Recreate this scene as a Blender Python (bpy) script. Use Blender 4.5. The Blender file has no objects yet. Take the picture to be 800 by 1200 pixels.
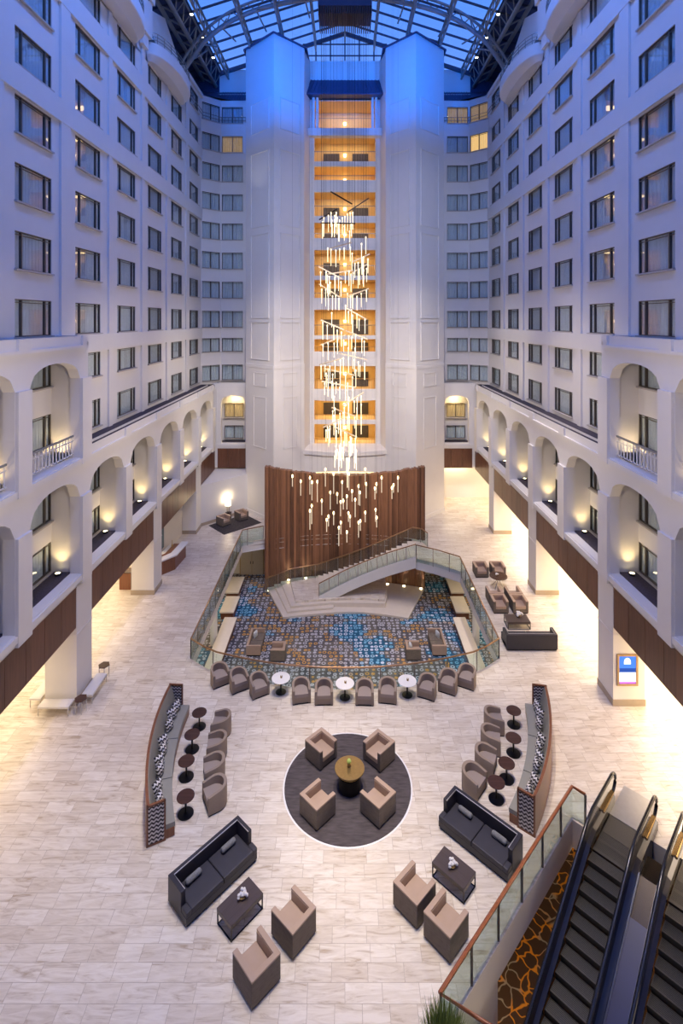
import bpy, math, random
from mathutils import Vector, Matrix
from mathutils.geometry import tessellate_polygon
random.seed(7)
C = bpy.context.scene.collection
PI = math.pi
F, H, XC, YH = 612.0, 17.05, 404.0, 375.0      # survey of the hall: focal length in px, eye height, vanishing point
S = 2.75
def W(x, y, z=0.0):
    d = F*(H-z)/(y-YH); return ((x-XC)*d/F, d)
def XD(x, d): return (x-XC)*d/F
def ZD(y, d): return H-(y-YH)*d/F

# ---------------------------------------------------------------- mesh builder
class MB:
    def __init__(s): s.v=[]; s.f=[]; s.m=[]
    def add(s, vs, fs, mi=0):
        n=len(s.v); s.v += [tuple(v) for v in vs]; s.f += [tuple(i+n for i in f) for f in fs]; s.m += [mi]*len(fs); return s
    def box(s, x0,x1,y0,y1,z0,z1, mi=0, M=None):
        vs=[(x,y,z) for z in (z0,z1) for y in (y0,y1) for x in (x0,x1)]
        if M is not None: vs=[M@Vector(v) for v in vs]
        return s.add(vs, [(0,2,3,1),(4,5,7,6),(0,1,5,4),(2,6,7,3),(0,4,6,2),(1,3,7,5)], mi)
    def quad(s,a,b,c,d,mi=0): return s.add([a,b,c,d],[(0,1,2,3)],mi)
    def prism(s, poly, z0, z1, mi=0):
        n=len(poly)
        area=sum(poly[i][0]*poly[(i+1)%n][1]-poly[(i+1)%n][0]*poly[i][1] for i in range(n))
        if area<0: poly=poly[::-1]
        tri=tessellate_polygon([[Vector((p[0],p[1],0)) for p in poly]])
        vs=[(p[0],p[1],z0) for p in poly]+[(p[0],p[1],z1) for p in poly]
        fs=[]
        for t in tri:
            a,b,c=[Vector((poly[i][0],poly[i][1])) for i in t]
            cr=(b-a).cross(c-a)
            t=t if cr>0 else t[::-1]
            fs.append(tuple(i+n for i in t)); fs.append(tuple(t[::-1]))
        fs+=[(i,(i+1)%n,(i+1)%n+n,i+n) for i in range(n)]
        return s.add(vs,fs,mi)
    def lathe(s, prof, cx=0, cy=0, n=24, mi=0):
        vs=[];fs=[];k=len(prof)
        for i in range(n):
            a=2*PI*i/n
            for r,z in prof: vs.append((cx+r*math.cos(a),cy+r*math.sin(a),z))
        for i in range(n):
            j=(i+1)%n
            for q in range(k-1): fs.append((i*k+q,j*k+q,j*k+q+1,i*k+q+1))
        return s.add(vs,fs,mi)
    def cyl(s, cx,cy,z0,z1,r,n=24,mi=0): return s.lathe([(0.0001,z0),(r,z0),(r,z1),(0.0001,z1)],cx,cy,n,mi)
    def tube(s, pts, r, n=8, mi=0, sq=None):
        pts=[Vector(p) for p in pts]; vs=[];fs=[];K=len(pts)
        up=Vector((0,0,1))
        for i,p in enumerate(pts):
            t=(pts[min(i+1,K-1)]-pts[max(i-1,0)]).normalized()
            u=up if abs(t.z)<.95 else Vector((0,1,0))
            a=t.cross(u).normalized(); b=a.cross(t).normalized()
            for j in range(n):
                g=2*PI*(j+.5)/n
                ra,rb=(r,r) if sq is None else sq
                vs.append(p+a*math.cos(g)*ra+b*math.sin(g)*rb)
        for i in range(K-1):
            for j in range(n):
                k=(j+1)%n; fs.append((i*n+j,i*n+k,(i+1)*n+k,(i+1)*n+j))
        fs.append(tuple(range(n))[::-1]); fs.append(tuple((K-1)*n+j for j in range(n)))
        return s.add(vs,fs,mi)
    def beam(s,a,b,w,h,mi=0):     # rectangular bar
        return s.tube([a,b],1,4,mi,sq=(w*.7071,h*.7071))
    def strip(s, L, R, mi=0):     # ribbon between two polylines
        n=len(L); return s.add(list(L)+list(R), [(i,i+1,n+i+1,n+i) for i in range(n-1)], mi)
    def build(s, name, mat, parent=None, smooth=False, bevel=0, loc=None, rotz=0):
        me=bpy.data.meshes.new(name); me.from_pydata(s.v,[],s.f)
        for m in (mat if isinstance(mat,(list,tuple)) else [mat]): me.materials.append(m)
        me.polygons.foreach_set('material_index', s.m)
        if smooth: me.polygons.foreach_set('use_smooth',[True]*len(s.f))
        me.update()
        o=bpy.data.objects.new(name,me); C.objects.link(o)
        if parent: o.parent=parent
        if loc: o.location=loc
        if rotz: o.rotation_euler=(0,0,rotz)
        if bevel:
            b=o.modifiers.new('bevel','BEVEL'); b.width=bevel; b.segments=2; b.limit_method='ANGLE'
        if smooth=='auto':
            e=o.modifiers.new('es','EDGE_SPLIT'); e.split_angle=math.radians(35)
        return o
def tag(o,label=None,cat=None,group=None,kind=None):
    if label: o['label']=label
    if cat: o['category']=cat
    if group: o['group']=group
    if kind: o['kind']=kind
    return o
def thing(name,label,cat,loc=(0,0,0),rotz=0,group=None):
    o=bpy.data.objects.new(name,None); C.objects.link(o); o.location=loc; o.rotation_euler=(0,0,rotz); o.empty_display_size=.2
    return tag(o,label,cat,group)
def struct(o,label=None): o['kind']='structure'; return tag(o,label)
def kids(o): return [c for c in bpy.data.objects if c.parent is o]
_tree={}
def dup(root,loc,rotz=0,label=None,group=None):
    def cp(o,par):
        c=o.copy(); C.objects.link(c)
        if par: c.parent=par
        if o.name not in _tree: _tree[o.name]=kids(o)
        for ch in _tree[o.name]: cp(ch,c)
        return c
    r=cp(root,None); r.location=loc; r.rotation_euler=(0,0,rotz)
    if label: r['label']=label
    if group: r['group']=group
    return r

# ---------------------------------------------------------------- materials
def newmat(name):
    m=bpy.data.materials.new(name); m.use_nodes=True; nt=m.node_tree; nt.nodes.clear(); return m,nt
def N(nt,t,**k):
    n=nt.nodes.new(t)
    for a,b in k.items():
        if a=='inp':
            for x,y in b.items(): n.inputs[x].default_value=y
        else: setattr(n,a,b)
    return n
def L(nt,a,b): nt.links.new(a,b)
def c4(c): return (c[0],c[1],c[2],1)
def out(nt,sh): o=N(nt,'ShaderNodeOutputMaterial'); L(nt,sh,o.inputs['Surface']); return o
def pbr(name,col,rough=.6,metal=0,var=.12,scale=6,stretch=(1,1,1),bump=0,spec=.5,emit=None,es=0,sheen=0):
    m,nt=newmat(name)
    b=N(nt,'ShaderNodeBsdfPrincipled'); b.inputs['Roughness'].default_value=rough; b.inputs['Metallic'].default_value=metal
    b.inputs['Specular IOR Level'].default_value=spec
    tc=N(nt,'ShaderNodeTexCoord'); mp=N(nt,'ShaderNodeMapping'); mp.inputs['Scale'].default_value=stretch
    L(nt,tc.outputs['Object'],mp.inputs['Vector'])
    no=N(nt,'ShaderNodeTexNoise',inp={'Scale':scale,'Detail':4}); L(nt,mp.outputs[0],no.inputs['Vector'])
    mx=N(nt,'ShaderNodeMix',data_type='RGBA')
    mx.inputs['A'].default_value=c4([max(0,x*(1-var)) for x in col]); mx.inputs['B'].default_value=c4([min(1,x*(1+var)) for x in col])
    L(nt,no.outputs['Fac'],mx.inputs['Factor']); L(nt,mx.outputs['Result'],b.inputs['Base Color'])
    if bump:
        bp=N(nt,'ShaderNodeBump',inp={'Strength':bump,'Distance':.02}); L(nt,no.outputs['Fac'],bp.inputs['Height']); L(nt,bp.outputs[0],b.inputs['Normal'])
    if emit: b.inputs['Emission Color'].default_value=c4(emit); b.inputs['Emission Strength'].default_value=es
    if sheen: b.inputs['Sheen Weight'].default_value=sheen
    out(nt,b.outputs[0]); return m
def emis(name,col,st):
    m,nt=newmat(name); e=N(nt,'ShaderNodeEmission',inp={'Color':c4(col),'Strength':st}); out(nt,e.outputs[0]); return m
def glassm(name,tint,ior=1.5,rough=.02,refl=1.0):
    m,nt=newmat(name)
    t=N(nt,'ShaderNodeBsdfTransparent'); t.inputs[0].default_value=c4(tint)
    g=N(nt,'ShaderNodeBsdfGlossy'); g.inputs['Roughness'].default_value=rough
    fr=N(nt,'ShaderNodeLayerWeight',inp={'Blend':.5}); pw=N(nt,'ShaderNodeMath',operation='POWER'); pw.inputs[1].default_value=4; L(nt,fr.outputs['Facing'],pw.inputs[0])
    f0=((ior-1)/(ior+1))**2
    mu=N(nt,'ShaderNodeMath',operation='MULTIPLY_ADD',use_clamp=True); mu.inputs[1].default_value=refl*.75; mu.inputs[2].default_value=refl*f0
    L(nt,pw.outputs[0],mu.inputs[0]); mx=N(nt,'ShaderNodeMixShader'); L(nt,mu.outputs[0],mx.inputs[0]); L(nt,t.outputs[0],mx.inputs[1]); L(nt,g.outputs[0],mx.inputs[2])
    out(nt,mx.outputs[0]); return m
def tile_mat():
    m,nt=newmat('marble_tile'); b=N(nt,'ShaderNodeBsdfPrincipled'); b.inputs['Roughness'].default_value=.33
    tc=N(nt,'ShaderNodeTexCoord')
    br=N(nt,'ShaderNodeTexBrick'); br.offset=.37; br.offset_frequency=2; br.squash=.72; br.squash_frequency=3
    br.inputs['Scale'].default_value=1; br.inputs['Mortar Size'].default_value=.007; br.inputs['Mortar Smooth'].default_value=.3
    br.inputs['Brick Width'].default_value=.95; br.inputs['Row Height'].default_value=.42; br.inputs['Bias'].default_value=0
    br.inputs['Color1'].default_value=(.62,.55,.465,1); br.inputs['Color2'].default_value=(.72,.665,.59,1); br.inputs['Mortar'].default_value=(.44,.38,.31,1)
    L(nt,tc.outputs['Object'],br.inputs['Vector'])
    mp=N(nt,'ShaderNodeMapping'); mp.inputs['Scale'].default_value=(1.1,6.5,1); L(nt,tc.outputs['Object'],mp.inputs['Vector'])
    # shift the veining per tile
    sep=N(nt,'ShaderNodeVectorMath',operation='MULTIPLY_ADD'); sep.inputs[1].default_value=(9,9,9); L(nt,br.outputs['Color'],sep.inputs[0]); L(nt,mp.outputs[0],sep.inputs[2])
    no=N(nt,'ShaderNodeTexNoise',inp={'Scale':1.0,'Detail':7,'Roughness':.62,'Distortion':1.3}); L(nt,sep.outputs[0],no.inputs['Vector'])
    cr=N(nt,'ShaderNodeValToRGB'); e=cr.color_ramp.elements
    e[0].position=.30; e[0].color=(.66,.57,.47,1); e[1].position=.62; e[1].color=(1.12,1.12,1.12,1)
    k=e.new(.44); k.color=(.97,.94,.90,1)
    L(nt,no.outputs['Fac'],cr.inputs[0])
    mx=N(nt,'ShaderNodeMix',data_type='RGBA',blend_type='MULTIPLY'); mx.inputs['Factor'].default_value=1
    L(nt,br.outputs['Color'],mx.inputs['A']); L(nt,cr.outputs[0],mx.inputs['B']); L(nt,mx.outputs['Result'],b.inputs['Base Color'])
    out(nt,b.outputs[0]); return m
def wood_mat(name,dark,light,axis='Z',plank=.18,rough=.45,vary=.5):
    """vertical boards: grain along axis, plank tone varying across X/Y"""
    m,nt=newmat(name); b=N(nt,'ShaderNodeBsdfPrincipled'); b.inputs['Roughness'].default_value=rough
    tc=N(nt,'ShaderNodeTexCoord'); mp=N(nt,'ShaderNodeMapping')
    mp.inputs['Scale'].default_value={'Z':(14,14,.9),'X':(.9,14,14),'Y':(14,.9,14)}[axis]
    L(nt,tc.outputs['Object'],mp.inputs['Vector'])
    no=N(nt,'ShaderNodeTexNoise',inp={'Scale':1,'Detail':6,'Roughness':.6}); L(nt,mp.outputs[0],no.inputs['Vector'])
    mp2=N(nt,'ShaderNodeMapping'); mp2.inputs['Scale'].default_value={'Z':(1/plank,1/plank,.0),'X':(0,1/plank,1/plank),'Y':(1/plank,0,1/plank)}[axis]
    L(nt,tc.outputs['Object'],mp2.inputs['Vector'])
    fl=N(nt,'ShaderNodeVectorMath',operation='FLOOR'); L(nt,mp2.outputs[0],fl.inputs[0])
    wn=N(nt,'ShaderNodeTexWhiteNoise'); L(nt,fl.outputs[0],wn.inputs['Vector'])
    ad=N(nt,'ShaderNodeMath',operation='MULTIPLY_ADD'); ad.inputs[1].default_value=vary; L(nt,wn.outputs['Value'],ad.inputs[0])
    m2=N(nt,'ShaderNodeMath',operation='MULTIPLY'); m2.inputs[1].default_value=1-vary*.6; L(nt,no.outputs['Fac'],m2.inputs[0]); L(nt,m2.outputs[0],ad.inputs[2])
    cr=N(nt,'ShaderNodeValToRGB'); e=cr.color_ramp.elements; e[0].position=.25; e[0].color=c4(dark); e[1].position=.85; e[1].color=c4(light)
    L(nt,ad.outputs[0],cr.inputs[0]); L(nt,cr.outputs[0],b.inputs['Base Color']); out(nt,b.outputs[0]); return m
def hex_carpet():
    m,nt=newmat('hexagon_carpet'); b=N(nt,'ShaderNodeBsdfPrincipled'); b.inputs['Roughness'].default_value=.95; b.inputs['Specular IOR Level'].default_value=.1
    tc=N(nt,'ShaderNodeTexCoord')
    vo=N(nt,'ShaderNodeTexVoronoi',feature='F1',inp={'Scale':3.1,'Randomness':.35}); L(nt,tc.outputs['Object'],vo.inputs['Vector'])
    ring=N(nt,'ShaderNodeValToRGB'); e=ring.color_ramp.elements; ring.color_ramp.interpolation='LINEAR'
    e[0].position=.19; e[0].color=(0,0,0,1); e[1].position=.25; e[1].color=(1,1,1,1)
    k=e.new(.38); k.color=(1,1,1,1); k=e.new(.45); k.color=(0,0,0,1)
    L(nt,vo.outputs['Distance'],ring.inputs[0])
    def zone(scale,lo,hi,off):
        mp=N(nt,'ShaderNodeMapping'); mp.inputs['Location'].default_value=(off,off*.7,0); L(nt,vo.outputs['Position'],mp.inputs['Vector'])
        n=N(nt,'ShaderNodeTexNoise',inp={'Scale':scale,'Detail':1.5}); L(nt,mp.outputs[0],n.inputs['Vector'])
        r=N(nt,'ShaderNodeMapRange',inp={'From Min':lo,'From Max':hi}); L(nt,n.outputs['Fac'],r.inputs['Value']); return r.outputs[0]
    def mix(f,a,b_):
        mx=N(nt,'ShaderNodeMix',data_type='RGBA')
        if isinstance(f,float): mx.inputs['Factor'].default_value=f
        else: L(nt,f,mx.inputs['Factor'])
        for s_,v in (('A',a),('B',b_)):
            if isinstance(v,tuple): mx.inputs[s_].default_value=c4(v)
            else: L(nt,v,mx.inputs[s_])
        return mx.outputs['Result']
    base=mix(zone(.9,.4,.6,3),(.085,.085,.10),(.15,.135,.125))
    base=mix(zone(.38,.55,.58,11),base,(.025,.11,.20))
    rc=mix(zone(1.1,.54,.57,23),(.46,.46,.50),(.54,.30,.09))
    rc=mix(zone(.38,.53,.56,11),rc,mix(zone(2.,.5,.52,5),(.20,.46,.66),(.60,.68,.80)))
    col=mix(ring.outputs[0],base,rc)
    L(nt,col,b.inputs['Base Color']); out(nt,b.outputs[0]); return m
def loop_carpet():
    m,nt=newmat('orange_loop_carpet'); b=N(nt,'ShaderNodeBsdfPrincipled'); b.inputs['Roughness'].default_value=.95
    tc=N(nt,'ShaderNodeTexCoord'); no=N(nt,'ShaderNodeTexNoise',inp={'Scale':2.5,'Detail':1}); L(nt,tc.outputs['Object'],no.inputs['Vector'])
    ad=N(nt,'ShaderNodeVectorMath',operation='MULTIPLY_ADD'); ad.inputs[1].default_value=(.5,.5,0); L(nt,no.outputs['Color'],ad.inputs[0]); L(nt,tc.outputs['Object'],ad.inputs[2])
    vo=N(nt,'ShaderNodeTexVoronoi',feature='DISTANCE_TO_EDGE',inp={'Scale':2.3}); L(nt,ad.outputs[0],vo.inputs['Vector'])
    cr=N(nt,'ShaderNodeValToRGB'); e=cr.color_ramp.elements; e[0].position=.035; e[0].color=(1,1,1,1); e[1].position=.07; e[1].color=(0,0,0,1)
    L(nt,vo.outputs['Distance'],cr.inputs[0])
    n2=N(nt,'ShaderNodeTexNoise',inp={'Scale':1.1}); L(nt,tc.outputs['Object'],n2.inputs['Vector'])
    r2=N(nt,'ShaderNodeValToRGB'); e=r2.color_ramp.elements; e[0].position=.48; e[0].color=(.85,.33,.02,1); e[1].position=.56; e[1].color=(.38,.33,.26,1); L(nt,n2.outputs['Fac'],r2.inputs[0])
    mx=N(nt,'ShaderNodeMix',data_type='RGBA'); mx.inputs['A'].default_value=(.075,.038,.02,1); L(nt,cr.outputs[0],mx.inputs['Factor']); L(nt,r2.outputs[0],mx.inputs['B'])
    L(nt,mx.outputs['Result'],b.inputs['Base Color']); out(nt,b.outputs[0]); return m
def zigzag(name,A,B,kx,kz,amp,thr=0.0):
    m,nt=newmat(name); b=N(nt,'ShaderNodeBsdfPrincipled'); b.inputs['Roughness'].default_value=.7
    tc=N(nt,'ShaderNodeTexCoord'); sx=N(nt,'ShaderNodeSeparateXYZ'); L(nt,tc.outputs['Object'],sx.inputs[0])
    pp=N(nt,'ShaderNodeMath',operation='PINGPONG'); pp.inputs[1].default_value=kx; L(nt,sx.outputs['X'],pp.inputs[0])
    ma=N(nt,'ShaderNodeMath',operation='MULTIPLY_ADD'); ma.inputs[1].default_value=amp; L(nt,pp.outputs[0],ma.inputs[0]); L(nt,sx.outputs['Z'],ma.inputs[2])
    mu=N(nt,'ShaderNodeMath',operation='MULTIPLY'); mu.inputs[1].default_value=2*PI/kz; L(nt,ma.outputs[0],mu.inputs[0])
    si=N(nt,'ShaderNodeMath',operation='SINE'); L(nt,mu.outputs[0],si.inputs[0])
    gt=N(nt,'ShaderNodeMath',operation='GREATER_THAN'); gt.inputs[1].default_value=thr; L(nt,si.outputs[0],gt.inputs[0])
    mx=N(nt,'ShaderNodeMix',data_type='RGBA'); mx.inputs['A'].default_value=c4(A); mx.inputs['B'].default_value=c4(B); L(nt,gt.outputs[0],mx.inputs['Factor'])
    L(nt,mx.outputs['Result'],b.inputs['Base Color']); out(nt,b.outputs[0]); return m

M_wall=pbr('white_plaster',(.76,.735,.71),.75,var=.03,scale=1.5)
M_cream=pbr('cream_plaster',(.76,.70,.60),.75,var=.04,scale=1.5)
M_ceil=pbr('white_ceiling',(.8,.78,.74),.8,var=.02)
M_tile=tile_mat()
M_base=pbr('stone_skirting',(.42,.34,.25),.5,var=.15,scale=3)
M_panel=wood_mat('walnut_veneer',(.085,.032,.016),(.20,.085,.045),'Z',plank=1.1,vary=.25,rough=.4)
M_slat=wood_mat('ribbed_walnut',(.060,.024,.012),(.28,.125,.062),'Z',plank=.16,vary=.55,rough=.5)
M_frame=pbr('dark_window_metal',(.13,.11,.09),.4,.3)
M_sill=pbr('pale_sill',(.5,.46,.42),.6)
M_curt=pbr('grey_sheer_curtain',(.80,.84,.86),.9,var=.2,scale=3,stretch=(6,6,.4))
M_curtw=pbr('lit_amber_curtain',(.8,.55,.25),.9,var=.3,scale=3,stretch=(6,6,.4),emit=(1,.62,.22),es=.75)
M_curta=pbr('faintly_lit_curtain',(.6,.45,.25),.9,var=.3,scale=3,stretch=(6,6,.4),emit=(1,.6,.22),es=.22)
M_pane=glassm('window_glass',(.90,.93,.94),1.55,.02,1.2)
M_rail_glass=glassm('balustrade_glass',(.83,.90,.88),1.45,.01,1.2)
M_roofglass=glassm('skylight_glass',(.9,.93,.95),1.3,.02,.6)
M_steel=pbr('painted_steel',(.26,.27,.27),.5,.2)
M_darksteel=pbr('dark_glazing_bar',(.045,.06,.10),.5,.1)
M_bluemetal=pbr('standing_seam_metal',(.06,.08,.17),.45,.4)
M_post=pbr('brushed_post',(.30,.28,.25),.35,.8)
M_hand=wood_mat('red_wood_handrail',(.20,.055,.02),(.38,.13,.05),'X',plank=.6,vary=.1,rough=.3)
M_bar=pbr('pale_gilt_bar',(.80,.66,.48),.45,.1)
M_bronze=pbr('bronze_handrail',(.34,.20,.10),.3,.7)
M_brass=pbr('brass',(.72,.50,.22),.3,.9)
M_gravel=pbr('dark_planter_stones',(.055,.045,.06),.9,var=.8,scale=14,bump=.5)
M_hex=hex_carpet(); M_loop=loop_carpet()
M_tan=pbr('tan_leather',(.42,.30,.22),.5,var=.06)
M_taupe=pbr('taupe_woven_fabric',(.155,.125,.10),.85,var=.35,scale=8,stretch=(1,1,3))
M_tub=pbr('taupe_tweed',(.31,.24,.185),.9,var=.15,scale=60)
M_tubseat=pbr('taupe_tweed_cushion',(.34,.275,.235),.9,var=.12,scale=60)
M_charc=pbr('charcoal_leather',(.026,.024,.034),.42,var=.15)
M_charc2=pbr('charcoal_leather_seat',(.035,.033,.044),.5,var=.15)
M_piping=pbr('silver_piping',(.6,.6,.6),.4,.3)
M_black=pbr('black_metal',(.012,.011,.012),.35,.4)
M_esp=wood_mat('espresso_top',(.045,.020,.015),(.09,.04,.028),'X',plank=.5,vary=.2,rough=.25)
M_dtop=wood_mat('grey_brown_top',(.055,.04,.037),(.10,.075,.068),'X',plank=.5,vary=.1,rough=.3)
M_whitetop=pbr('white_stone_top',(.82,.80,.78),.2,var=.03)
M_sage=pbr('sage_vinyl',(.29,.28,.24),.5,var=.06)
M_cherry=wood_mat('cherry_trim',(.16,.055,.025),(.30,.12,.055),'Z',plank=.5,vary=.1,rough=.35)
M_veneer=pbr('tan_back_veneer',(.30,.17,.10),.4,var=.1,scale=2)
M_zig=zigzag('zigzag_screen',(.035,.025,.025),(.62,.58,.55),.07,.13,.9,.0)
M_zigc=zigzag('zigzag_cushion_cloth',(.02,.016,.02),(.80,.77,.74),.06,.13,1.1,.0)
M_bolster=pbr('marbled_grey_cloth',(.20,.20,.20),.8,var=.6,scale=22)
M_rug=pbr('round_rug_pile',(.085,.072,.075),.95,var=.6,scale=5,stretch=(.5,2.4,1),spec=.1)
M_rug2=pbr('charcoal_rug_pile',(.07,.06,.06),.95,var=.7,scale=9,spec=.1)
M_gold=pbr('aged_gold_top',(.34,.23,.09),.32,.75,var=.2,scale=12)
M_lime=pbr('lime_green',(.45,.55,.12),.5)
M_white=pbr('white_paint',(.8,.79,.77),.5,var=.03)
M_quilt=pbr('cream_leather',(.70,.67,.64),.5,var=.04)
M_chrome=pbr('chrome',(.6,.6,.62),.15,.9)
M_rod=emis('lit_glass_rod',(1,.80,.52),2.8)
M_head=emis('pendant_lamp_head',(1,.72,.34),9)
M_rodw=emis('pale_lit_glass_rod',(1,.80,.58),.85)
M_lampsh=emis('lit_lamp_shade',(1,.82,.55),2.6)
M_sconce=emis('warm_sconce',(1,.68,.30),6)
M_up=emis('uplight_lens',(1,.82,.5),9)
M_corr=pbr('amber_corridor_wall',(.72,.52,.24),.8,var=.06)
M_corrdoor=pbr('dark_corridor_curtain',(.06,.055,.06),.7,var=.4,scale=3,stretch=(8,1,.3))
M_step=pbr('grooved_step_metal',(.11,.105,.10),.4,.7,var=.35,scale=8,stretch=(5,5,1))
M_riser=pbr('black_riser',(.02,.02,.022),.45,.4)
M_escdark=pbr('dark_bronze_skirt',(.05,.04,.032),.22,.85)
M_escglass=glassm('smoked_balustrade_glass',(.30,.29,.30),1.6,.03,1.5)
M_rubber=pbr('black_rubber_handrail',(.012,.012,.016),.22)
M_polished=pbr('polished_steel_deck',(.09,.09,.105),.3,.85,var=.25,scale=1.2)
M_newel=pbr('dark_brass_newel',(.25,.17,.08),.25,.9)
M_blue=pbr('blue_deck_panel',(.004,.006,.06),.35,.1,var=.3,scale=1.4)
M_landing=pbr('brushed_landing_plate',(.55,.56,.60),.3,.8,var=.1)
M_leaf=pbr('grass_blade_green',(.16,.21,.045),.6,var=.5,scale=9)
M_clad=pbr('cream_truss_cladding',(.62,.50,.34),.5,var=.05)
M_screen=emis('screen_blue',(.06,.18,.75),1.6); M_scrw=emis('screen_white',(.85,.9,1),1.8); M_scrp=emis('screen_pink',(.6,.15,.7),1.3); M_scrd=emis('screen_deep_blue',(.03,.08,.35),1.3)
M_oak=pbr('oak_frame',(.42,.27,.13),.45,var=.15,scale=6)
M_stone=pbr('limestone_step',(.70,.62,.52),.55,var=.08,scale=3)
M_door=pbr('beige_door',(.52,.44,.33),.6,var=.05)

# ---------------------------------------------------------------- setting: floors
US=1/math.sqrt(2)
def E(u,v,z=None):
    p=(7.97-(u-v)*US, 16.83-(u+v)*US)
    return p if z is None else (p[0],p[1],z)
ARC=[(-7.75,26.3),(-6.9,25.65),(-6.2,25.25),(-5,24.85),(-3.7,24.5),(-2.5,24.28),(-1.3,24.14),(0,24.1),(1.3,24.14),(2.5,24.28),(3.7,24.5),(5,24.85),(6.2,25.25),(6.9,25.65),(7.75,26.3)]
def wall_y(x): return 41.55-1.15*(x/6.2)**2          # concave ribbed wall in plan
WP=[(-6.2+12.4*i/24, wall_y(-6.2+12.4*i/24)) for i in range(25)]
hole1=ARC+[(7.8,35.4),(6.4,36.5),(5.06,37.3),(5.2,wall_y(5.2)-.1)]+[(x,y-.05) for x,y in WP[::-1] if -6.1<x<5.1]+[(-6.3,40.6),(-7.85,39.9)]
hole2=[E(-.55,-.85),E(-.55,-.32),E(-1.66,-.32),E(-1.66,4.2),E(8.5,4.2),E(6.4,1.4),E(6.85,.2),E(7.12,-.85)]
outer=[(-21,-6),(21,-6),(21,56),(-21,56)]
def flat(name,loops,z,mat,thick=0):
    pts=[p for l in loops for p in l]
    tri=tessellate_polygon([[Vector((p[0],p[1],0)) for p in l] for l in loops])
    mb=MB(); vs=[(p[0],p[1],z) for p in pts]; fs=[]
    for t in tri:
        a,b,c=[Vector(pts[i]) for i in t]; fs.append(tuple(t) if (b-a).cross(c-a)>0 else tuple(t[::-1]))
    mb.add(vs,fs)
    if thick: mb.add([(p[0],p[1],z-thick) for p in pts],[f[::-1] for f in fs])
    return mb
ZL=-3.75
struct(flat('floor',[outer,hole1,hole2],0,M_tile,.3).build('floor',M_tile),'cream marble tile floor of the hotel atrium')
def fascia(name,pts,z0,z1,mat,th=.12,closed=False):
    mb=MB(); P=pts+([pts[0]] if closed else [])
    mb.strip([(p[0],p[1],z1) for p in P],[(p[0],p[1],z0) for p in P]); return struct(mb.build(name,mat))
fascia('trim_1',[(-6.2,40.75),hole1[-1]]+hole1[:len(ARC)+3]+[(5.2,wall_y(5.2)-.1)],-.75,0.0,M_wall)
fascia('trim_2',hole2,-.95,0.0,M_cream,closed=True)
ring=[(p[0],p[1]) for p in hole1]
struct(flat('ceiling_lower',[[(-12.5,22.2),(12.5,22.2),(12.5,43),(-12.5,43)],hole1],-.75,M_ceil).build('ceiling_1',M_ceil))
struct(flat('ceiling_lower',[[(-9,5),(20,5),(20,22),(-9,22)],hole2],-.95,M_ceil).build('ceiling_2',M_ceil))
mb=MB(); mb.box(-12.5,12.5,22,43,ZL-.2,ZL); struct(mb.build('floor_lounge',M_hex),'sunken lounge carpet of grey hexagons with blue and gold patches')
mb=MB(); mb.box(-9,20,5,22,ZL-.2,ZL); struct(mb.build('floor_concourse',M_loop),'brown carpet with orange loops beneath the escalators')
mb=MB(); mb.box(-12.5,-12.3,22,43,ZL,-.75); mb.box(12.3,12.5,22,43,ZL,-.75); mb.box(-12.5,12.5,42.8,43,ZL,-.75); mb.box(-12.5,12.5,22,22.2,ZL,-.3)
mb.box(-9,20,21.9,22,ZL,-.3); mb.box(-9.2,-9,5,22,ZL,-.3); mb.box(20,20.2,5,22,ZL,-.3); mb.box(-9,20,4.8,5,ZL,-.3)
a,b=E(4.45,-.9),E(9,-.9); mb.add([(a[0],a[1],ZL),(b[0],b[1],ZL),(b[0],b[1],-.9),(a[0],a[1],-.9)],[(0,1,2,3)])
struct(mb.build('wall_lower',M_cream))

# ---------------------------------------------------------------- setting: facades
XW, XA = 13.2, 11.85
def rowz(k):
    if k>=0: t=17.90+2.75*k; return (t-1.54,t)
    return {-1:(14.08,15.35),-2:(11.4,12.84),-3:(8.05,9.6),-4:(5.75,7.1)}[k]
COLD=[17.5+4.70*i for i in range(7)]    # window bay centres along the side walls
WW=2.62
BZT=37.75
def facade(mb,O,uv,nv,u0,u1,z0,z1,holes,dep):
    us=sorted({u0,u1}|{h[0] for h in holes}|{h[1] for h in holes}); zs=sorted({z0,z1}|{h[2] for h in holes}|{h[3] for h in holes})
    P=lambda u,z,n=0:(O[0]+uv[0]*u+nv[0]*n,O[1]+uv[1]*u+nv[1]*n,z)
    for i in range(len(us)-1):
        for j in range(len(zs)-1):
            um=(us[i]+us[i+1])/2; zm=(zs[j]+zs[j+1])/2
            if not any(h[0]<um<h[1] and h[2]<zm<h[3] for h in holes):
                mb.quad(P(us[i],zs[j]),P(us[i+1],zs[j]),P(us[i+1],zs[j+1]),P(us[i],zs[j+1]))
    for a,b,c,d in holes:
        for q in (((a,c),(b,c)),((b,c),(b,d)),((b,d),(a,d)),((a,d),(a,c))):
            mb.quad(P(*q[0]),P(*q[1]),P(*q[1],dep),P(*q[0],dep))
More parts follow.
